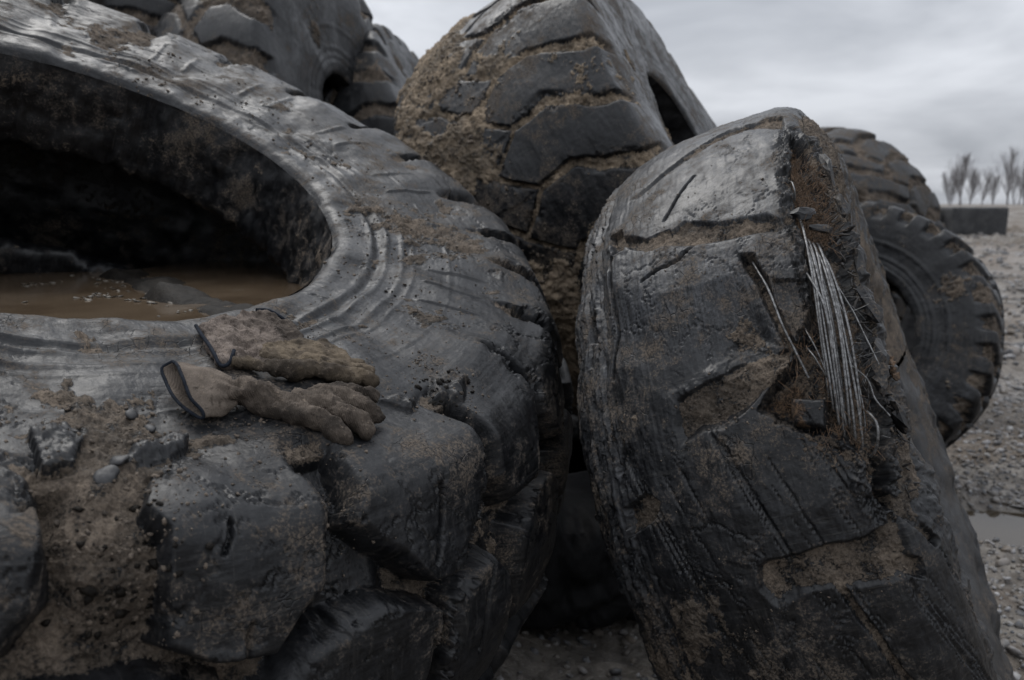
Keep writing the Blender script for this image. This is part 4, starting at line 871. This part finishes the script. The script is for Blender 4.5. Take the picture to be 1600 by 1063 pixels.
loft_cuff([(45.25,.209,.030),(44.9,.255,.034),(45.05,.284,.020),(45.8,.306,.005),(45.0,.290,.004),(44.45,.262,.006),(44.35,.228,.012),(44.4,.208,.022)],
          [(49.3,.258,.030),(48.9,.276,.034),(48.8,.292,.026),(48.9,.297,.012),(49.0,.288,.005),(49.1,.274,.004),(49.3,.262,.006),(49.4,.256,.020)],'cuff',M_GLC,g1,base1)
tag(g1,'front brown cloth work glove with dark blue hem, its fingers curled over a tread block','glove','pair of work gloves')
# rear glove, lying flat behind it
base2=A.S(np.array(58.),np.array(.2),0.); g2=empty('work_glove',base2)
s=SDF((51.2*KG,.17,-.012),(66.4*KG,.325,.065),.0019)
s.slab([(58.0,.150),(62.5,.152),(65.2,.19),(65.5,.235),(64.2,.27),(60.5,.245),(57.2,.212),(55.5,.19)],.010,.0115,.010)
s.chain([(52.6,.186,.012,.0085),(54.0,.203,.016,.010),(54.9,.222,.019,.0125),(55.6,.236,.0215,.0150),(56.9,.247,.0225,.0160),(58.4,.250,.0215,.0155),(59.6,.249,.021,.0140)],.004)
s.chain([(59.4,.252,.020,.0140),(60.4,.272,.021,.0150),(61.3,.284,.0195,.0140),(62.3,.294,.0175,.0145),(63.1,.303,.0155,.0150),(63.8,.308,.0125,.0122)],.003)
s.chain([(60.0,.226,.018,.014),(61.5,.256,.020,.014),(63.3,.280,.018,.0135),(64.6,.290,.012,.0115)],.003)
s.chain([(61.5,.21,.014,.012),(63.5,.24,.015,.012),(65.2,.262,.012,.0105)],.003)
for a_,b_,dp in(((59.4,.235),(59.7,.268),.004),((55.0,.20),(54.8,.24),.003),((61.6,.27),(62.1,.30),.0025),((57.6,.262),(57.6,.23),.0012)):
    P=np.array([(a_[0]*KG,a_[1]),(b_[0]*KG,b_[1])]); e=P[1]-P[0]; t_=np.clip(((s.X-P[0,0])*e[0]+(s.Y-P[0,1])*e[1])/(e@e),0,1); q=np.hypot(s.X-P[0,0]-e[0]*t_,s.Y-P[0,1]-e[1]*t_); s.f+=dp*np.exp(-(q/.0035)**2)
s.mesh('hand',M_GL2,g2,base2)
s=SDF((50.4*KG,.04,-.012),(66.4*KG,.235,.045),.0019)
s.slab([(53.5,.070),(58.5,.052),(65.3,.060),(66.0,.092),(65.0,.16),(62.0,.20),(57.5,.205),(53.6,.192),(51.4,.188),(51.6,.14)],.0075,.0085,.008)
s.f+=.0022*np.sin(s.X*140+s.Y*60)*ss(.05,.18,s.Y)+.0015*np.sin(s.X*60-s.Y*180)
s.mesh('cuff',M_KNIT,g2,base2,amp=.0016)
for pts in([(53.2,.068,.008),(52.3,.10,.014),(51.6,.142,.016),(51.2,.172,.013),(51.15,.190,.008),(51.7,.194,.011),(52.6,.184,.019),(53.2,.174,.021)],[(64.0,.053,.012),(65.7,.063,.012),(66.4,.088,.009),(66.6,.112,.004)]):
    q=spline(np.array([(t*KG,u,z) for t,u,z in pts]),50); V,Q=tube(onsm(q[:,0]/KG,q[:,1])+A.Nrm(q[:,0]/KG,q[:,1])*q[:,2:3]-base2,.0028,8); mk_mesh('hem',V,Q,M_HEM,g2)
tag(g2,'rear work glove lying flat with pale knit cuff and tan thumb','glove','pair of work gloves')

# ------------------------------------------------------------------ small loose things
M_PEB=simple('dark_pebble',(.010,.0105,.0115),(.030,.030,.031),50,.55,.002)
for n,(t0,u0,r,lab) in enumerate(((40.75,.281,.0075,'small dark pebble in the mud left of the front glove cuff'),(41.8,.304,.008,'dark pebble in the mud just below the front glove cuff'),(37.75,.402,.011,'flat black pebble in the muddy groove between two tread blocks'),(38.6,.378,.009,'black rubber crumb stuck above the flat black pebble'))):
    p=onsurf(A,np.array([t0]),np.array([u0]),r*.35)[0]; nn=A.Nrm(np.array([t0]),np.array([u0]))
    V,F=lumps(np.zeros((1,3)),[r],nn,sub=3,flat=(.55,.6),rough=0,seed=n+5); V=V*(1+.12*smp(N_SOFT,V[:,0]+V[:,2],V[:,1]+n,.08)[:,None])
    tag(mk_mesh('pebble',V,F,M_PEB,loc=p),lab,'pebble','loose pebbles on the big tyre')
M_TWIG=simple('twig',(.03,.026,.02),(.07,.06,.045),60,.9,.001)
def twig(s,t0,u0,L,seed,lab):
    g=np.random.default_rng(seed); p=onsurf(s,np.array([t0]),np.array([u0]),-.003)[0]; up=np.array([.2,0,1.]); VV=[];QQ=[];o=0
    main=p*0+np.linspace(0,1,8)[:,None]*nrm(up+g.normal(0,.25,3))*L+np.linspace(0,1,8)[:,None]**2*g.normal(0,.2,3)*L
    ch=[(main,.0009)]
    for k in range(4):
        b=main[g.integers(2,8)]; ch.append((b+np.linspace(0,1,5)[:,None]*nrm(up+g.normal(0,.9,3))*L*.35,.0006))
    for q,r in ch:
        V,Q=tube(q,np.linspace(r,r*.5,len(q)),5); VV.append(V);QQ.append(Q+o);o+=len(V)
    tag(mk_mesh('twig',np.vstack(VV),np.vstack(QQ),M_TWIG,loc=p),lab,'twig')
twig(B,-74,.40,.035,1,'thin dry twig sticking up from the peak of the torn tyre')
twig(B,-70.5,.385,.022,2,'short wire like stalk on the right edge below the torn tyre peak')
twig(Ct,-62,.52,.06,3,'tiny weed sprig on the upper shoulder of the mud caked tyre')
